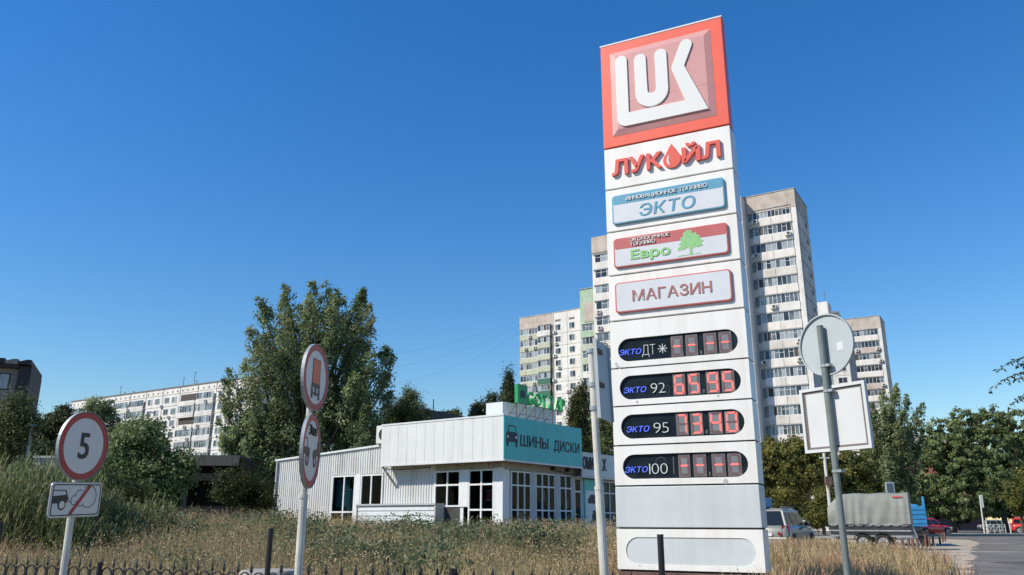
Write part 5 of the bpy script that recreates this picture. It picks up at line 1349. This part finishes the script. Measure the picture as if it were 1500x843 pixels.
def tree(name, label, lobes, Y, leaf, nleaf, col, seed, trunk=None, group=None, cat='tree', clump=0.42, up=0.3, vertical=0.0, spread=1.0, depth=1.0, aspect=0.6, limbs=True, dens_shell=0.55):
    """lobes: (px, py, rx_px, ry_px) ellipses of the crown in the photo's pixels at distance Y, given real size and depth"""
    rg = np.random.default_rng(seed)
    leaf *= 0.62; nleaf = int(nleaf * 2.0); clump *= 0.85
    k = Y / FPX
    L = []
    for (px_, py_, rx_, ry_) in lobes:
        c_ = at(px_, py_, Y); L.append((np.array(c_), rx_ * k, ry_ * k * 1.02))
    base_px = trunk[0] if trunk else lobes[0][0]
    bz = trunk[1] if trunk else 0.0
    bpos = at(base_px, 760, Y); base = np.array([bpos.x, Y, bz])
    root = thing(name, label, cat, tuple(base), 0, group)
    vol = np.array([l[1] * l[1] * l[2] for l in L]); vol = vol ** 0.68; vol /= vol.sum()
    CC, OO, TT = [], [], []
    csize = clump
    for (c_, rx_, rz_), f_ in zip(L, vol):
        nl = int(nleaf * f_); ncl = max(6, int(nl / 75))
        d = unit(rg.normal(size=(ncl, 3)))
        rad = rg.uniform(dens_shell, 1.05, (ncl, 1)) ** 0.8
        off_y = rg.normal(0, 0.25) * rx_ * depth
        P = d * rad * np.array([rx_, rx_ * depth, rz_]) + c_ + np.array([0, off_y, 0])
        ids = rg.integers(0, ncl, nl)
        sc_ = csize * rg.uniform(0.6, 1.3, (ncl, 1))
        el = np.array([1.0, 1.0, 0.75 + vertical]) * spread
        C = P[ids] + rg.normal(size=(nl, 3)) * sc_[ids] * el * 0.55
        tint_c = rg.uniform(0.72, 1.28, (ncl, 1)); hue = rg.uniform(0, 1, (ncl, 1))
        c0, c1 = np.array(col[0]), np.array(col[1])
        t_ = (c0 + (c1 - c0) * hue) * tint_c
        T = t_[ids] * rg.uniform(0.75, 1.25, (nl, 1))
        CC.append(C); OO.append(unit(C - c_ + 1e-6)); TT.append(T)
    C = np.concatenate(CC); O = np.concatenate(OO); T = np.concatenate(TT)
    gz = ground_z(C[:, 0], C[:, 1]) + 0.05
    keep = C[:, 2] > gz
    C, O, T = C[keep], O[keep], T[keep]
    V = leaves(C, leaf, aspect, up, T, rg, O) - base[None, None, :]
    mesh_from_quads('crown', V, T, M_leaf, root)
    tr_ = max(0.1, max(l[1] for l in L) * 0.07)
    zc = max(l[0][2] for l in L)
    b = MB(); topc = np.mean([l[0] for l in L], 0) - base
    b.tube([(0, 0, -0.1), (topc[0] * 0.15, topc[1] * 0.15, topc[2] * 0.35), (topc[0] * 0.7, topc[1] * 0.7, topc[2] * 0.8), tuple(topc)], [tr_ * 1.4, tr_, tr_ * 0.7, tr_ * 0.4], 8)
    b.build('trunk', M_bark, root)
    if limbs:
        b = MB()
        for (c_, rx_, rz_) in L:
            e = c_ - base; s0 = np.array([topc[0] * 0.2, topc[1] * 0.2, min(topc[2] * 0.45, e[2] * 0.7)])
            mid = s0 + (e - s0) * 0.5 + np.array([0, 0, 0.08 * rz_])
            b.tube([tuple(s0), tuple(mid), tuple(e)], [tr_ * 0.6, tr_ * 0.4, tr_ * 0.15], 6)
            for q in range(5):
                d = unit(rg.normal(size=3)); d[2] = abs(d[2]); tip = e + d * np.array([rx_, rx_, rz_]) * 0.8
                b.tube([tuple(mid + (e - mid) * rg.uniform(0.2, 0.9)), tuple(tip)], [tr_ * 0.18, tr_ * 0.06], 4)
        b.build('limb', M_bark, root)
    return root

G1 = ((0.15, 0.20, 0.085), (0.28, 0.32, 0.16))       # grey green poplar
G2 = ((0.125, 0.175, 0.065), (0.25, 0.29, 0.125))
G3 = ((0.13, 0.145, 0.035), (0.24, 0.22, 0.065))      # yellowish
G4 = ((0.045, 0.065, 0.028), (0.095, 0.115, 0.05))        # dark conifer
G5 = ((0.08, 0.105, 0.04), (0.18, 0.19, 0.08))
def plume_tree(name, label, tips, inner, trunk_px, Y, leaf, nper, col, seed, L0=62, base_z=0.5):
    """crown of many upright branch plumes; tips (px, py) are the plume ends in the photo's pixels at distance Y"""
    rg = np.random.default_rng(seed); k = Y / FPX
    bp_ = at(trunk_px, 760, Y); base = np.array([bp_.x, Y, base_z])
    root = thing(name, label, 'tree', tuple(base))
    CC, OO, TT = [], [], []; lb = MB()
    c0, c1 = np.array(col[0]), np.array(col[1])
    for (px_, py_, f) in [(a, b_, 1.0) for a, b_ in tips] + inner:
        dep = rg.normal(0, 1.0) if f == 1.0 else f * rg.uniform(0.6, 1.3)
        tip = np.array(at(px_, py_, Y)) + np.array([0, dep, 0])
        L = L0 * k * rg.uniform(0.8, 1.25)
        off = np.array([(tip[0] - base[0]) * 0.32 + rg.normal(0, 0.15), dep * 0.35, 0])
        st = tip - off * min(1, L / 3.0) - np.array([0, 0, L])
        n = int(nper * rg.uniform(0.75, 1.25))
        t = rg.uniform(0, 1, (n, 1)) ** 0.8
        ax = st + (tip - st) * t
        # leaf sprays along the plume: small clusters on side twigs
        ncl = 26; tc = np.sort(rg.uniform(0, 1, ncl)); ids = rg.integers(0, ncl, n)
        ang = rg.uniform(0, 2 * math.pi, ncl); rr = (0.16 + 0.62 * (1 - tc) ** 0.8) * rg.uniform(0.35, 1.0, ncl)
        cen = st + (tip - st) * tc[:, None] + np.stack([np.cos(ang) * rr, np.sin(ang) * rr, rr * 0.35], 1)
        C = cen[ids] + rg.normal(size=(n, 3)) * np.array([0.13, 0.13, 0.2]) * (0.55 + 0.9 * (1 - tc[ids]))[:, None]
        tint = (c0 + (c1 - c0) * rg.uniform(0, 1)) * rg.uniform(0.8, 1.2)
        T = tint * (rg.uniform(0.75, 1.25, ncl)[ids])[:, None] * rg.uniform(0.75, 1.3, (n, 1))
        CC.append(C); TT.append(T); OO.append(unit(C - ax + np.array([0, 0, 0.15])))
        mid = st + (tip - st) * 0.5
        low = np.array([base[0] + (st[0] - base[0]) * 0.35, base[1] + (st[1] - base[1]) * 0.35, base_z + (st[2] - base_z) * 0.6])
        lb.tube([tuple(low - base), tuple(st - base), tuple(mid - base), tuple(tip - base)], [0.07, 0.045, 0.025, 0.008], 5)
    C = np.concatenate(CC); O = np.concatenate(OO); T = np.concatenate(TT)
    keep = C[:, 2] > ground_z(C[:, 0], C[:, 1]) + 0.1
    C, O, T = C[keep], O[keep], T[keep]
    mesh_from_quads('crown', leaves(C, leaf, 0.62, 0.2, T, rg, O) - base[None, None, :], T, M_leaf, root)
    lb.build('limb', M_bark, root)
    b = MB(); b.tube([(0, 0, -0.3), (0.1, 0, 2), (0.0, 0, 4.5), (0.3, 0, 8)], [0.3, 0.24, 0.18, 0.07], 10); b.build('trunk', M_bark, root)
    return root
_tips = [(411, 438), (427, 427), (445, 431), (462, 424), (480, 417), (498, 432), (505, 446), (523, 424), (536, 432), (546, 455), (553, 478), (566, 506), (580, 523), (576, 550), (579, 575), (398, 455), (390, 474), (378, 490), (371, 514), (358, 530), (345, 545), (334, 560), (329, 580), (338, 602), (334, 622), (344, 652)]
_r = random.Random(11); _inner = []
for q in range(135):
    py_ = _r.uniform(450, 700); t_ = (py_ - 440) / 260
    l_, r_ = 412 - 80 * min(1, t_ * 1.6), 520 + 58 * min(1, t_ * 2.2)
    _inner.append((_r.uniform(l_ + 8, r_ - 6), py_, _r.uniform(-2.6, 1.6)))
for q in range(26): _inner.append((_r.uniform(345, 405), _r.uniform(650, 740), _r.uniform(-1.5, 1.5)))
plume_tree('poplar_tree', 'big grey green poplar with upright ragged crown behind the double sign', _tips, _inner, 440, 46, 0.075, 950, G1, 1)
tree('bushy_tree', 'round dark green bushy tree behind the speed limit sign', [(205, 660, 42, 40), (175, 690, 40, 40), (240, 700, 36, 42), (200, 640, 30, 28), (215, 715, 50, 30), (260, 690, 24, 30)], 30, 0.10, 20000, G2, 2, trunk=(210, 0.6), clump=0.35, dens_shell=0.4)
tree('slim_tree', 'slim light green tree before the long apartment block', [(148, 600, 20, 14), (150, 620, 22, 22), (135, 625, 20, 24)], 60, 0.15, 4500, G1, 3, trunk=(150, 0.6), group='trees before the long block')
tree('far_tree', 'dark tree crown behind the speed limit sign, left side', [(92, 612, 14, 16), (75, 625, 22, 18), (105, 635, 26, 26), (70, 650, 26, 22), (50, 650, 18, 16)], 55, 0.16, 9000, ((0.035, 0.05, 0.018), (0.075, 0.085, 0.03)), 4, trunk=(85, 0.6), group='trees before the long block')
tree('feathery_tree', 'young feathery tree in front of the dark house', [(15, 615, 24, 34), (28, 600, 14, 24), (8, 650, 26, 26), (33, 628, 14, 18), (46, 618, 9, 12)], 30, 0.09, 9000, G5, 5, trunk=(18, 0.5), aspect=0.35)
tree('far_tree', 'low dark trees closing the gap beside the long block', [(118, 660, 40, 22), (70, 668, 44, 16), (30, 670, 30, 20)], 45, 0.14, 6000, ((0.03, 0.045, 0.016), (0.065, 0.08, 0.028)), 6, trunk=(100, 0.5), group='trees before the long block')
tree('pale_tree', 'pale yellow green willow like tree rising over the shop roof', [(592, 600, 20, 20), (605, 592, 16, 18), (575, 615, 24, 22), (615, 612, 18, 16), (598, 580, 8, 10)], 50, 0.12, 8000, ((0.10, 0.13, 0.045), (0.19, 0.21, 0.085)), 7, trunk=(595, 0.6), aspect=0.35, dens_shell=0.3)
tree('far_tree', 'tiny treetops just above the middle of the shop fascia', [(645, 612, 14, 7), (665, 608, 10, 8), (660, 616, 18, 8)], 75, 0.16, 1500, G5, 8, trunk=(655, 0.5), group='trees behind the shop')
tree('conifer_tree', 'tall pointed dark conifer beside the green rooftop letters', [(746, 556, 5, 14), (745, 570, 9, 16), (744, 590, 14, 18), (742, 612, 18, 20), (742, 640, 20, 30)], 48, 0.10, 11000, G4, 9, trunk=(743, 0.5), group='conifers behind the shop', vertical=0.8, clump=0.32, dens_shell=0.3)
tree('conifer_tree', 'middle dark conifer of the row behind the shop fascia', [(721, 584, 7, 9), (718, 598, 11, 13), (717, 615, 14, 16), (728, 610, 9, 15), (717, 640, 20, 24)], 48, 0.10, 7000, G4, 10, trunk=(719, 0.5), group='conifers behind the shop', vertical=0.6, clump=0.3, dens_shell=0.3)
tree('conifer_tree', 'lowest dark conifer at the left of the row behind the fascia', [(700, 598, 7, 8), (699, 608, 10, 10), (698, 622, 12, 15), (710, 606, 6, 14)], 48, 0.10, 4000, G4, 11, trunk=(700, 0.5), group='conifers behind the shop', vertical=0.6, clump=0.3, dens_shell=0.3)
tree('thuja_tree', 'column shaped conifer between rooftop letters and white post', [(851, 575, 7, 16), (848, 598, 14, 22), (846, 625, 18, 26), (850, 660, 22, 30)], 47, 0.10, 10000, ((0.04, 0.055, 0.02), (0.10, 0.105, 0.035)), 12, trunk=(848, 0.4), group='conifers behind the shop', vertical=0.8, clump=0.3, dens_shell=0.3)
tree('slender_poplar', 'tall narrow poplar squeezed between white post and pylon', [(884, 530, 12, 40), (888, 580, 16, 48), (882, 640, 20, 50), (905, 600, 26, 70), (872, 650, 14, 30)], 58, 0.13, 12000, G2, 13, trunk=(886, 0.2), vertical=0.8, clump=0.4, dens_shell=0.3)
# right side
tree('yellowing_tree', 'yellow green tree right beside the pylon above the off road car', [(1140, 680, 30, 34), (1165, 672, 28, 30), (1128, 655, 16, 16), (1150, 712, 36, 26), (1185, 690, 26, 30), (1110, 690, 30, 40)], 58, 0.17, 14000, G3, 14, trunk=(1150, 0), group='trees behind the trailer', dens_shell=0.4)
tree('leafy_tree', 'low yellow green tree behind the square sign back and pole', [(1215, 700, 36, 34), (1250, 690, 30, 30), (1235, 725, 40, 26), (1200, 670, 24, 24), (1270, 710, 26, 30)], 60, 0.17, 14000, ((0.10, 0.125, 0.03), (0.21, 0.20, 0.06)), 15, trunk=(1225, 0), group='trees behind the trailer', dens_shell=0.4)
tree('shrub', 'light green shrub at the foot of the leaning pale pole', [(1205, 742, 12, 18), (1198, 755, 14, 14), (1210, 728, 10, 12)], 48, 0.12, 3500, ((0.11, 0.13, 0.03), (0.18, 0.17, 0.045)), 16, trunk=(1205, 0), cat='shrub')
_t2 = [(1285, 590), (1295, 575), (1306, 568), (1318, 574), (1328, 580), (1336, 596), (1342, 612), (1275, 600), (1344, 632), (1338, 655), (1268, 618)]
_i2 = []
for q in range(70): _i2.append((_r.uniform(1266, 1336), _r.uniform(600, 740), _r.uniform(-2.5, 2.0)))
plume_tree('tall_tree', 'tall grey green tree with ragged top behind the trailer', _t2, _i2, 1302, 72, 0.11, 620, G1, 17, L0=46, base_z=0.0)
tree('large_tree', 'broad dark crowned tree above the red hatchback', [(1390, 640, 32, 28), (1370, 665, 30, 30), (1415, 625, 30, 26), (1400, 680, 42, 40), (1365, 705, 36, 40), (1430, 690, 40, 44), (1395, 730, 46, 30), (1345, 725, 30, 34)], 98, 0.25, 26000, G2, 18, trunk=(1395, 0), group='big trees beyond the road', dens_shell=0.4)
tree('large_tree', 'broad dark crowned tree at the right edge of the road', [(1450, 620, 30, 26), (1485, 622, 30, 26), (1470, 655, 44, 36), (1440, 660, 36, 34), (1500, 660, 30, 40), (1465, 700, 46, 40), (1450, 730, 40, 26), (1510, 700, 30, 50)], 102, 0.25, 26000, G2, 19, trunk=(1470, 0), group='big trees beyond the road', dens_shell=0.4)
for q_, (px_, Y_, lab_) in enumerate(((1575, 100, 'broad green tree standing just right of the view beyond the road'), (1680, 95, 'second broad green tree right of the view beyond the road'), (1800, 90, 'third broad green tree right of the view beyond the road'))):
    tree('large_tree', lab_, [(px_, 640, 40, 34), (px_ - 30, 680, 44, 44), (px_ + 34, 676, 44, 44), (px_, 725, 64, 36), (px_ + 6, 610, 24, 22)], Y_, 0.30, 8000, G2, 60 + q_, trunk=(px_, 0), group='big trees beyond the road', dens_shell=0.4)
tree('bush', 'yellow green bush above the red car at the right edge', [(1490, 725, 20, 26), (1505, 700, 20, 24), (1500, 735, 24, 20)], 84, 0.17, 6000, ((0.10, 0.12, 0.03), (0.17, 0.17, 0.045)), 20, trunk=(1495, 0.16), cat='bush')
tree('shaded_tree', 'understorey tree coloured dark as the shade beyond the road', [(1350, 745, 40, 22), (1400, 748, 44, 18), (1450, 748, 40, 16), (1300, 740, 40, 26), (1500, 745, 36, 20)], 122, 0.30, 14000, ((0.02, 0.032, 0.012), (0.045, 0.06, 0.02)), 21, trunk=(1400, 0), dens_shell=0.2, group='big trees beyond the road')  # leaves coloured very dark to paint the shade under the crowns
tree('shaded_tree', 'understorey tree coloured dark as shade behind the trailer and the off road car', [(1150, 745, 40, 24), (1215, 750, 40, 20), (1270, 745, 40, 24), (1110, 735, 30, 30)], 74, 0.22, 11000, ((0.025, 0.04, 0.014), (0.06, 0.07, 0.024)), 22, trunk=(1220, 0), dens_shell=0.2, group='trees behind the trailer')  # shade below the front trees is put into its leaf colour
# dark undergrowth below poplar and bushes at left
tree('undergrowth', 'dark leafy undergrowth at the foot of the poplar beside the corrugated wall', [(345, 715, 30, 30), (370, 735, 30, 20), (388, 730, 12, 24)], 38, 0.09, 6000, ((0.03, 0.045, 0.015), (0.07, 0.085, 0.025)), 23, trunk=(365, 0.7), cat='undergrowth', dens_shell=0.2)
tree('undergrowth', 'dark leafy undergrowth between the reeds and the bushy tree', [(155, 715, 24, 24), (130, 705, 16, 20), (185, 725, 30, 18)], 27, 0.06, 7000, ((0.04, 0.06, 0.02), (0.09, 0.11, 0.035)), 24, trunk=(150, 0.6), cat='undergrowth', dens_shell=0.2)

# branch hanging in at the upper right: compound leaves on arching twigs of a tree outside the frame
hb_ = at(1560, 600, 15)
ht = thing('overhanging_tree', 'feathery branches of a near tree reaching in from the right edge', 'tree', (hb_.x, hb_.y, 0))
b = MB(); b.tube([(0, 0, 0), (0.05, 0, 2.0), (0, 0, 4.2)], [0.12, 0.09, 0.05], 8); b.build('trunk', M_bark, ht)
rg = np.random.default_rng(30); Vs, Ts = [], []; b = MB()
for (sx, sy, ex, ey, droop) in ((1540, 520, 1462, 542, 0.10), (1545, 545, 1450, 572, 0.16), (1540, 565, 1478, 598, 0.10), (1550, 530, 1490, 535, 0.05), (1545, 580, 1495, 585, 0.1), (1550, 555, 1480, 560, 0.1)):
    A, B = at(sx, sy, 15), at(ex, ey, 15 + rg.uniform(-0.4, 0.4))
    pts = [A.lerp(B, k / 12) + Vector((0, 0, droop * 4 * (k / 12) * (1 - k / 12))) - Vector((hb_.x, hb_.y, 0)) for k in range(13)]
    b.tube(pts, [0.012 - 0.0008 * k for k in range(13)], 5)
    for k in range(1, 13):
        for s in (-1, 1):
            for q in range(3):
                c_ = np.array(pts[k]) + np.array([0, 0, 0]) + rg.normal(size=3) * 0.012
                d = unit(np.array([rg.normal() * 0.5, s * 0.8 + rg.normal() * 0.3, -0.5 + rg.normal() * 0.5])); side = unit(np.cross(d, rg.normal(size=3)))
                ln = rg.uniform(0.06, 0.12)
                Vs.append([c_, c_ + d * ln * 0.5 + side * 0.016, c_ + d * ln, c_ + d * ln * 0.5 - side * 0.016]); Ts.append(np.array([0.05, 0.075, 0.025]) * rg.uniform(0.7, 1.4))
b.tube([tuple(Vector((0, 0, 4.1))), tuple(at(1545, 545, 15) - Vector((hb_.x, hb_.y, 0)))], [0.04, 0.02], 6)
b.build('branch', M_bark, ht)
mesh_from_quads('foliage', np.array(Vs), np.array(Ts), M_leaf, ht)

# ---- reeds, weeds and dry grass (nobody could count them)
def in_field(x, y):
    """true on the weedy field: behind the fence, left of the sand and road, not under buildings"""
    fx = -9.2 + (x + 9.2); yf = 11.45 - (x + 9.2) * math.tan(R(25))
    ok = (y > yf + 0.6) & (y > 6.9)
    # edge of sand: line through (7.0,15) (9.4,19.4) (13,26.5) (15.2,31.5)
    xe = np.interp(y, [5, 8, 15, 19.4, 26.5, 30.0, 31.5, 34], [3.2, 4.0, 6.9, 9.3, 12.6, 13.2, 12.0, 5.0])
    ok &= x < xe + 1.6 * (vnoise(x, y, 0.7, 21) - 0.5) + 1.2 * (vnoise(x, y, 2.2, 22) - 0.5)
    # shop footprint
    c_, s_ = math.cos(R(-35.5)), math.sin(R(-35.5))
    lx = (x + 0.32) * c_ + (y - 32) * s_; ly = -(x + 0.32) * s_ + (y - 32) * c_
    ok &= ~((lx > -14.5) & (lx < -0.3) & (ly > 0.55)) & ~((lx > -8.2) & (lx < -3.4) & (ly > 0.0))
    # pylon footprint
    c_, s_ = math.cos(-0.452), math.sin(-0.452)
    px_ = (x - 1.482) * c_ + (y - 11.874) * s_; py_ = -(x - 1.482) * s_ + (y - 11.874) * c_
    ok &= ~((px_ > -0.15) & (px_ < 2.15) & (py_ > -6.5) & (py_ < 0.6))
    return ok
def vnoise(x, y, s, seed):
    r = np.random.default_rng(seed); T = r.uniform(0, 1, (64, 64))
    u, v = x * s + 100, y * s + 100; i, j = np.floor(u).astype(int), np.floor(v).astype(int); fu, fv = smooth(u - i), smooth(v - j)
    g_ = lambda a, c_: T[a % 64, c_ % 64]
    return (g_(i, j) * (1 - fu) + g_(i + 1, j) * fu) * (1 - fv) + (g_(i, j + 1) * (1 - fu) + g_(i + 1, j + 1) * fu) * fv
def scatter(n, rg):
    """points in the field, denser towards the camera"""
    Yp = 7 + 29 * rg.uniform(0, 1, n) ** 1.35
    Xp = rg.uniform(-0.78, 0.62, n) * (Yp + 1.5)
    k = in_field(Xp, Yp)
    return Xp[k], Yp[k]

TAN = np.array([0.58, 0.445, 0.26]); TAN2 = np.array([0.42, 0.31, 0.155]); OLV = np.array([0.28, 0.275, 0.13]); GRN = np.array([0.115, 0.14, 0.055]); RED = np.array([0.50, 0.32, 0.19])
def plant_colour(x, y, rg):
    a = vnoise(x, y, 0.35, 1) * 0.6 + vnoise(x, y, 1.1, 2) * 0.4
    right = smooth((x - 0.5) / 3.0)
    gness = np.clip(a * 1.25 - 0.25 - right * 0.55 + 0.30 * smooth((y - 11) / 10) , 0, 1)
    return gness
# dry straw
rg = np.random.default_rng(41)
x, y = scatter(60000, rg)
gn = plant_colour(x, y, rg); near = 1 - smooth((y - 12) / 16)
keep = rg.uniform(0, 1, len(x)) < (1.0 - gn * 0.75); x, y, gn = x[keep], y[keep], gn[keep]
NBL = 6
x = np.repeat(x, NBL) + rg.normal(0, 0.05, len(x) * NBL); y = np.repeat(y, NBL) + rg.normal(0, 0.05, len(y) * NBL); gn = np.repeat(gn, NBL)
n = len(x); z = ground_z(x, y) - 0.02
right = smooth((x - 0.5) / 3.0)
h = rg.uniform(0.20, 0.52, n) * (0.45 + 1.15 * vnoise(x, y, 0.9, 5))
lean = rg.normal(0, 0.22, (n, 2)) * h[:, None]
w = rg.uniform(0.003, 0.0065, n) * (1 + y / 18)
ang = rg.uniform(0, math.pi, n); dx, dy = np.cos(ang) * w, np.sin(ang) * w
b0 = np.stack([x - dx, y - dy, z], 1); b1 = np.stack([x + dx, y + dy, z], 1)
m0 = np.stack([x + lean[:, 0] * 0.4 + dx * 0.8, y + lean[:, 1] * 0.4 + dy * 0.8, z + h * 0.6], 1); m1 = m0 - 2 * 0.8 * np.stack([dx, dy, np.zeros(n)], 1)
tp = np.stack([x + lean[:, 0], y + lean[:, 1], z + h], 1)
V = np.concatenate([np.stack([b0, b1, m0, m1], 1), np.stack([m1, m0, tp + (m0 - m1) * 0.08, tp - (m0 - m1) * 0.08], 1)])
mixc = rg.uniform(0, 1, (n, 1))
T = (TAN * mixc + TAN2 * (1 - mixc)) * rg.uniform(0.65, 1.25, (n, 1))
pinkish = (vnoise(x, y, 0.5, 9) > 0.62)[:, None]
T = np.where(pinkish, RED * rg.uniform(0.7, 1.3, (n, 1)), T)
T = T * (1 - gn[:, None] * 0.5) + OLV * gn[:, None] * 0.5; T = np.concatenate([T, T])
tag(mesh_from_quads('dry_grass', V, T, M_grass), kind='stuff')
# leafy weeds: stems with small leaves
rg = np.random.default_rng(42)
x, y = scatter(46000, rg)
gn = plant_colour(x, y, rg)
keep = rg.uniform(0, 1, len(x)) < (0.35 + gn * 0.9); x, y, gn = x[keep], y[keep], gn[keep]
right = smooth((x - 0.5) / 3.0)
NL = 18
hp = rg.uniform(0.25, 0.62, len(x)) * (0.4 + 1.0 * vnoise(x, y, 0.45, 7) + 0.5 * vnoise(x, y, 1.6, 8))
hp *= (1 - 0.25 * right) * (0.55 + 0.45 * smooth((y - 9) / 6))
stem_x, stem_y, stem_h = x, y, hp
lean = rg.normal(0, 0.16, (len(x), 2))
t_ = rg.uniform(0.12, 1.0, (len(x), NL))
zz = ground_z(x, y)[:, None] + t_ * hp[:, None]
spr = 0.085 * (1.15 - t_ * 0.6)
xx = x[:, None] + lean[:, :1] * t_ * hp[:, None] + rg.normal(0, 1, t_.shape) * spr
yy = y[:, None] + lean[:, 1:] * t_ * hp[:, None] + rg.normal(0, 1, t_.shape) * spr
C = np.stack([xx, yy, zz], -1).reshape(-1, 3); g2 = np.repeat(gn, NL)[:, None]; yr = np.repeat(y, NL)[:, None]
n = len(C)
cls = np.repeat(rg.uniform(0, 1, len(x)), NL)[:, None]
base = np.where(cls < 0.12 + g2 * 0.35, GRN, np.where(cls < 0.55, OLV, TAN * 0.9))
T = base * rg.uniform(0.6, 1.5, (n, 1)) * np.repeat(rg.uniform(0.75, 1.3, len(x)), NL)[:, None]
V = leaves(C, 0.0145 * (0.75 + yr / 22), 0.26, 0.2, T, rg)
sx_, sy_, sz_ = x, y, ground_z(x, y)
ws_ = (0.0022 * (1 + y / 14))[:, None] * unit(rg.normal(size=(len(x), 3)) * np.array([1, 1, 0.01]))
b_ = np.stack([x, y, sz_ - 0.02], 1); t2_ = np.stack([x + lean[:, 0] * hp, y + lean[:, 1] * hp, sz_ + hp], 1)
V = np.concatenate([V, np.stack([b_ - ws_, b_ + ws_, t2_ + ws_ * 0.5, t2_ - ws_ * 0.5], 1)])
T = np.concatenate([T, (TAN2 * 0.8) * rg.uniform(0.6, 1.2, (len(x), 1))])
tag(mesh_from_quads('leafy_weeds', V, T, M_grass), kind='stuff')
# dark green leafy patch in front of the shop
rg = np.random.default_rng(43)
cl = [(-3.0, 16.5, 0.55, 320), (-2.2, 18.0, 0.6, 320), (-4.0, 18.5, 0.5, 200), (-0.6, 20.5, 0.8, 380), (0.5, 18.5, 0.5, 200), (-1.8, 25.5, 0.9, 320), (-4.6, 26.5, 0.7, 260), (-7.4, 27.0, 0.9, 240), (-5.2, 22.0, 0.9, 260), (-8.5, 22.0, 0.9, 220), (-5.6, 15.5, 0.6, 160), (-1.5, 13.5, 0.4, 110), (-3.4, 29.0, 0.7, 240), (0.2, 28.0, 0.6, 160), (-8.6, 30.5, 0.6, 160), (1.3, 23.5, 0.7, 120)]
x = np.concatenate([rg.normal(a, w_, q) for a, c_, w_, q in [(a_, b_, w0, int(q0 * 1.25)) for a_, b_, w0, q0 in cl]]); y = np.concatenate([rg.normal(c_, w_ * 0.9, q) for a, c_, w_, q in [(a_, b_, w0, int(q0 * 1.25)) for a_, b_, w0, q0 in cl]])
k = in_field(x, y); x, y = x[k], y[k]
NL = 16; hp = rg.uniform(0.3, 0.85, len(x)) * (0.45 + vnoise(x, y, 0.9, 12))
t_ = rg.uniform(0.15, 1, (len(x), NL)); spr = 0.12
C = np.stack([x[:, None] + rg.normal(0, spr, t_.shape), y[:, None] + rg.normal(0, spr, t_.shape), ground_z(x, y)[:, None] + t_ * hp[:, None]], -1).reshape(-1, 3)
T = (np.array([0.135, 0.165, 0.08]) * np.repeat(rg.uniform(0.6, 1.4, len(x)), NL)[:, None]) * rg.uniform(0.7, 1.4, (len(C), 1))
tag(mesh_from_quads('green_weeds', leaves(C, 0.045, 0.5, 0.5, T, rg), T, M_leaf), kind='stuff')
# tall dry seed stalks near the shop windows and along the wall
rg = np.random.default_rng(44)
x = np.concatenate([rg.uniform(-1.0, 6.5, 2600), rg.uniform(-13, 0, 1500), rg.uniform(3, 12, 2000), rg.uniform(-14, 4, 1600)]); y = np.concatenate([rg.uniform(24, 31.5, 2600), rg.uniform(27, 40, 1500), rg.uniform(16, 30, 2000), rg.uniform(11, 27, 1600)])
k = in_field(x, y); x, y = x[k], y[k]; n = len(x)
hp = rg.uniform(0.45, 0.9, n) * np.where((x > 3.5) & (y < 31), 0.62, 1.0); NL = 22
lean = rg.normal(0, 0.12, (n, 2))
t_ = rg.uniform(0.3, 1, (n, NL))
C = np.stack([x[:, None] + lean[:, :1] * t_ + rg.normal(0, 0.05, t_.shape), y[:, None] + lean[:, 1:] * t_ + rg.normal(0, 0.05, t_.shape), ground_z(x, y)[:, None] + t_ * hp[:, None]], -1).reshape(-1, 3)
T = (TAN * 0.95) * np.repeat(rg.uniform(0.6, 1.2, n), NL)[:, None] * rg.uniform(0.7, 1.3, (len(C), 1))
tag(mesh_from_quads('dry_stalks', leaves(C, 0.023, 0.3, 0.1, T, rg), T, M_grass), kind='stuff')
# reeds at the left
rg = np.random.default_rng(45)
x = rg.uniform(-16.5, -8.8, 7500); y = rg.uniform(17.5, 22.5, 7500) - 0.1 * (x + 12); n = len(x)
edge = smooth((-8.6 - x) / 2.2)
hp = rg.uniform(1.0, 2.1, n) * (0.45 + 0.55 * edge) * (0.55 + 0.7 * vnoise(x, y, 0.9, 15))
NL = 7
t_ = rg.uniform(0.25, 0.98, (n, NL)); ang = rg.uniform(0, 2 * math.pi, (n, NL)); ln = rg.uniform(0.3, 0.65, (n, NL))
o = np.stack([np.repeat(x[:, None], NL, 1), np.repeat(y[:, None], NL, 1), ground_z(x, y)[:, None] + t_ * hp[:, None]], -1).reshape(-1, 3)
d = np.stack([np.cos(ang), np.sin(ang), rg.uniform(1.2, 3.6, ang.shape)], -1).reshape(-1, 3); d = unit(d); ln = ln.reshape(-1, 1)
sd_ = unit(np.cross(d, np.array([0, 0, 1.0])) + 1e-6) * 0.0085
mid = o + d * ln * 0.6; tip = o + d * ln * 0.8 + np.stack([d[:, 0] * 0.3, d[:, 1] * 0.3, -0.12 - 0.2 * rg.uniform(0, 1, len(d))], 1) * ln
V = np.concatenate([np.stack([o - sd_ * 0.6, o + sd_ * 0.6, mid + sd_, mid - sd_], 1), np.stack([mid - sd_, mid + sd_, tip + sd_ * 0.1, tip - sd_ * 0.1], 1)])
T = np.array([0.155, 0.185, 0.08]) * rg.uniform(0.4, 1.7, (len(o), 1)) * np.array([1.0, 1.0, 0.9])
T = np.where(rg.uniform(0, 1, (len(o), 1)) < 0.15, np.array([0.45, 0.40, 0.24]), T); T = np.concatenate([T, T])
tag(mesh_from_quads('reeds', V, T, M_leaf), kind='stuff')
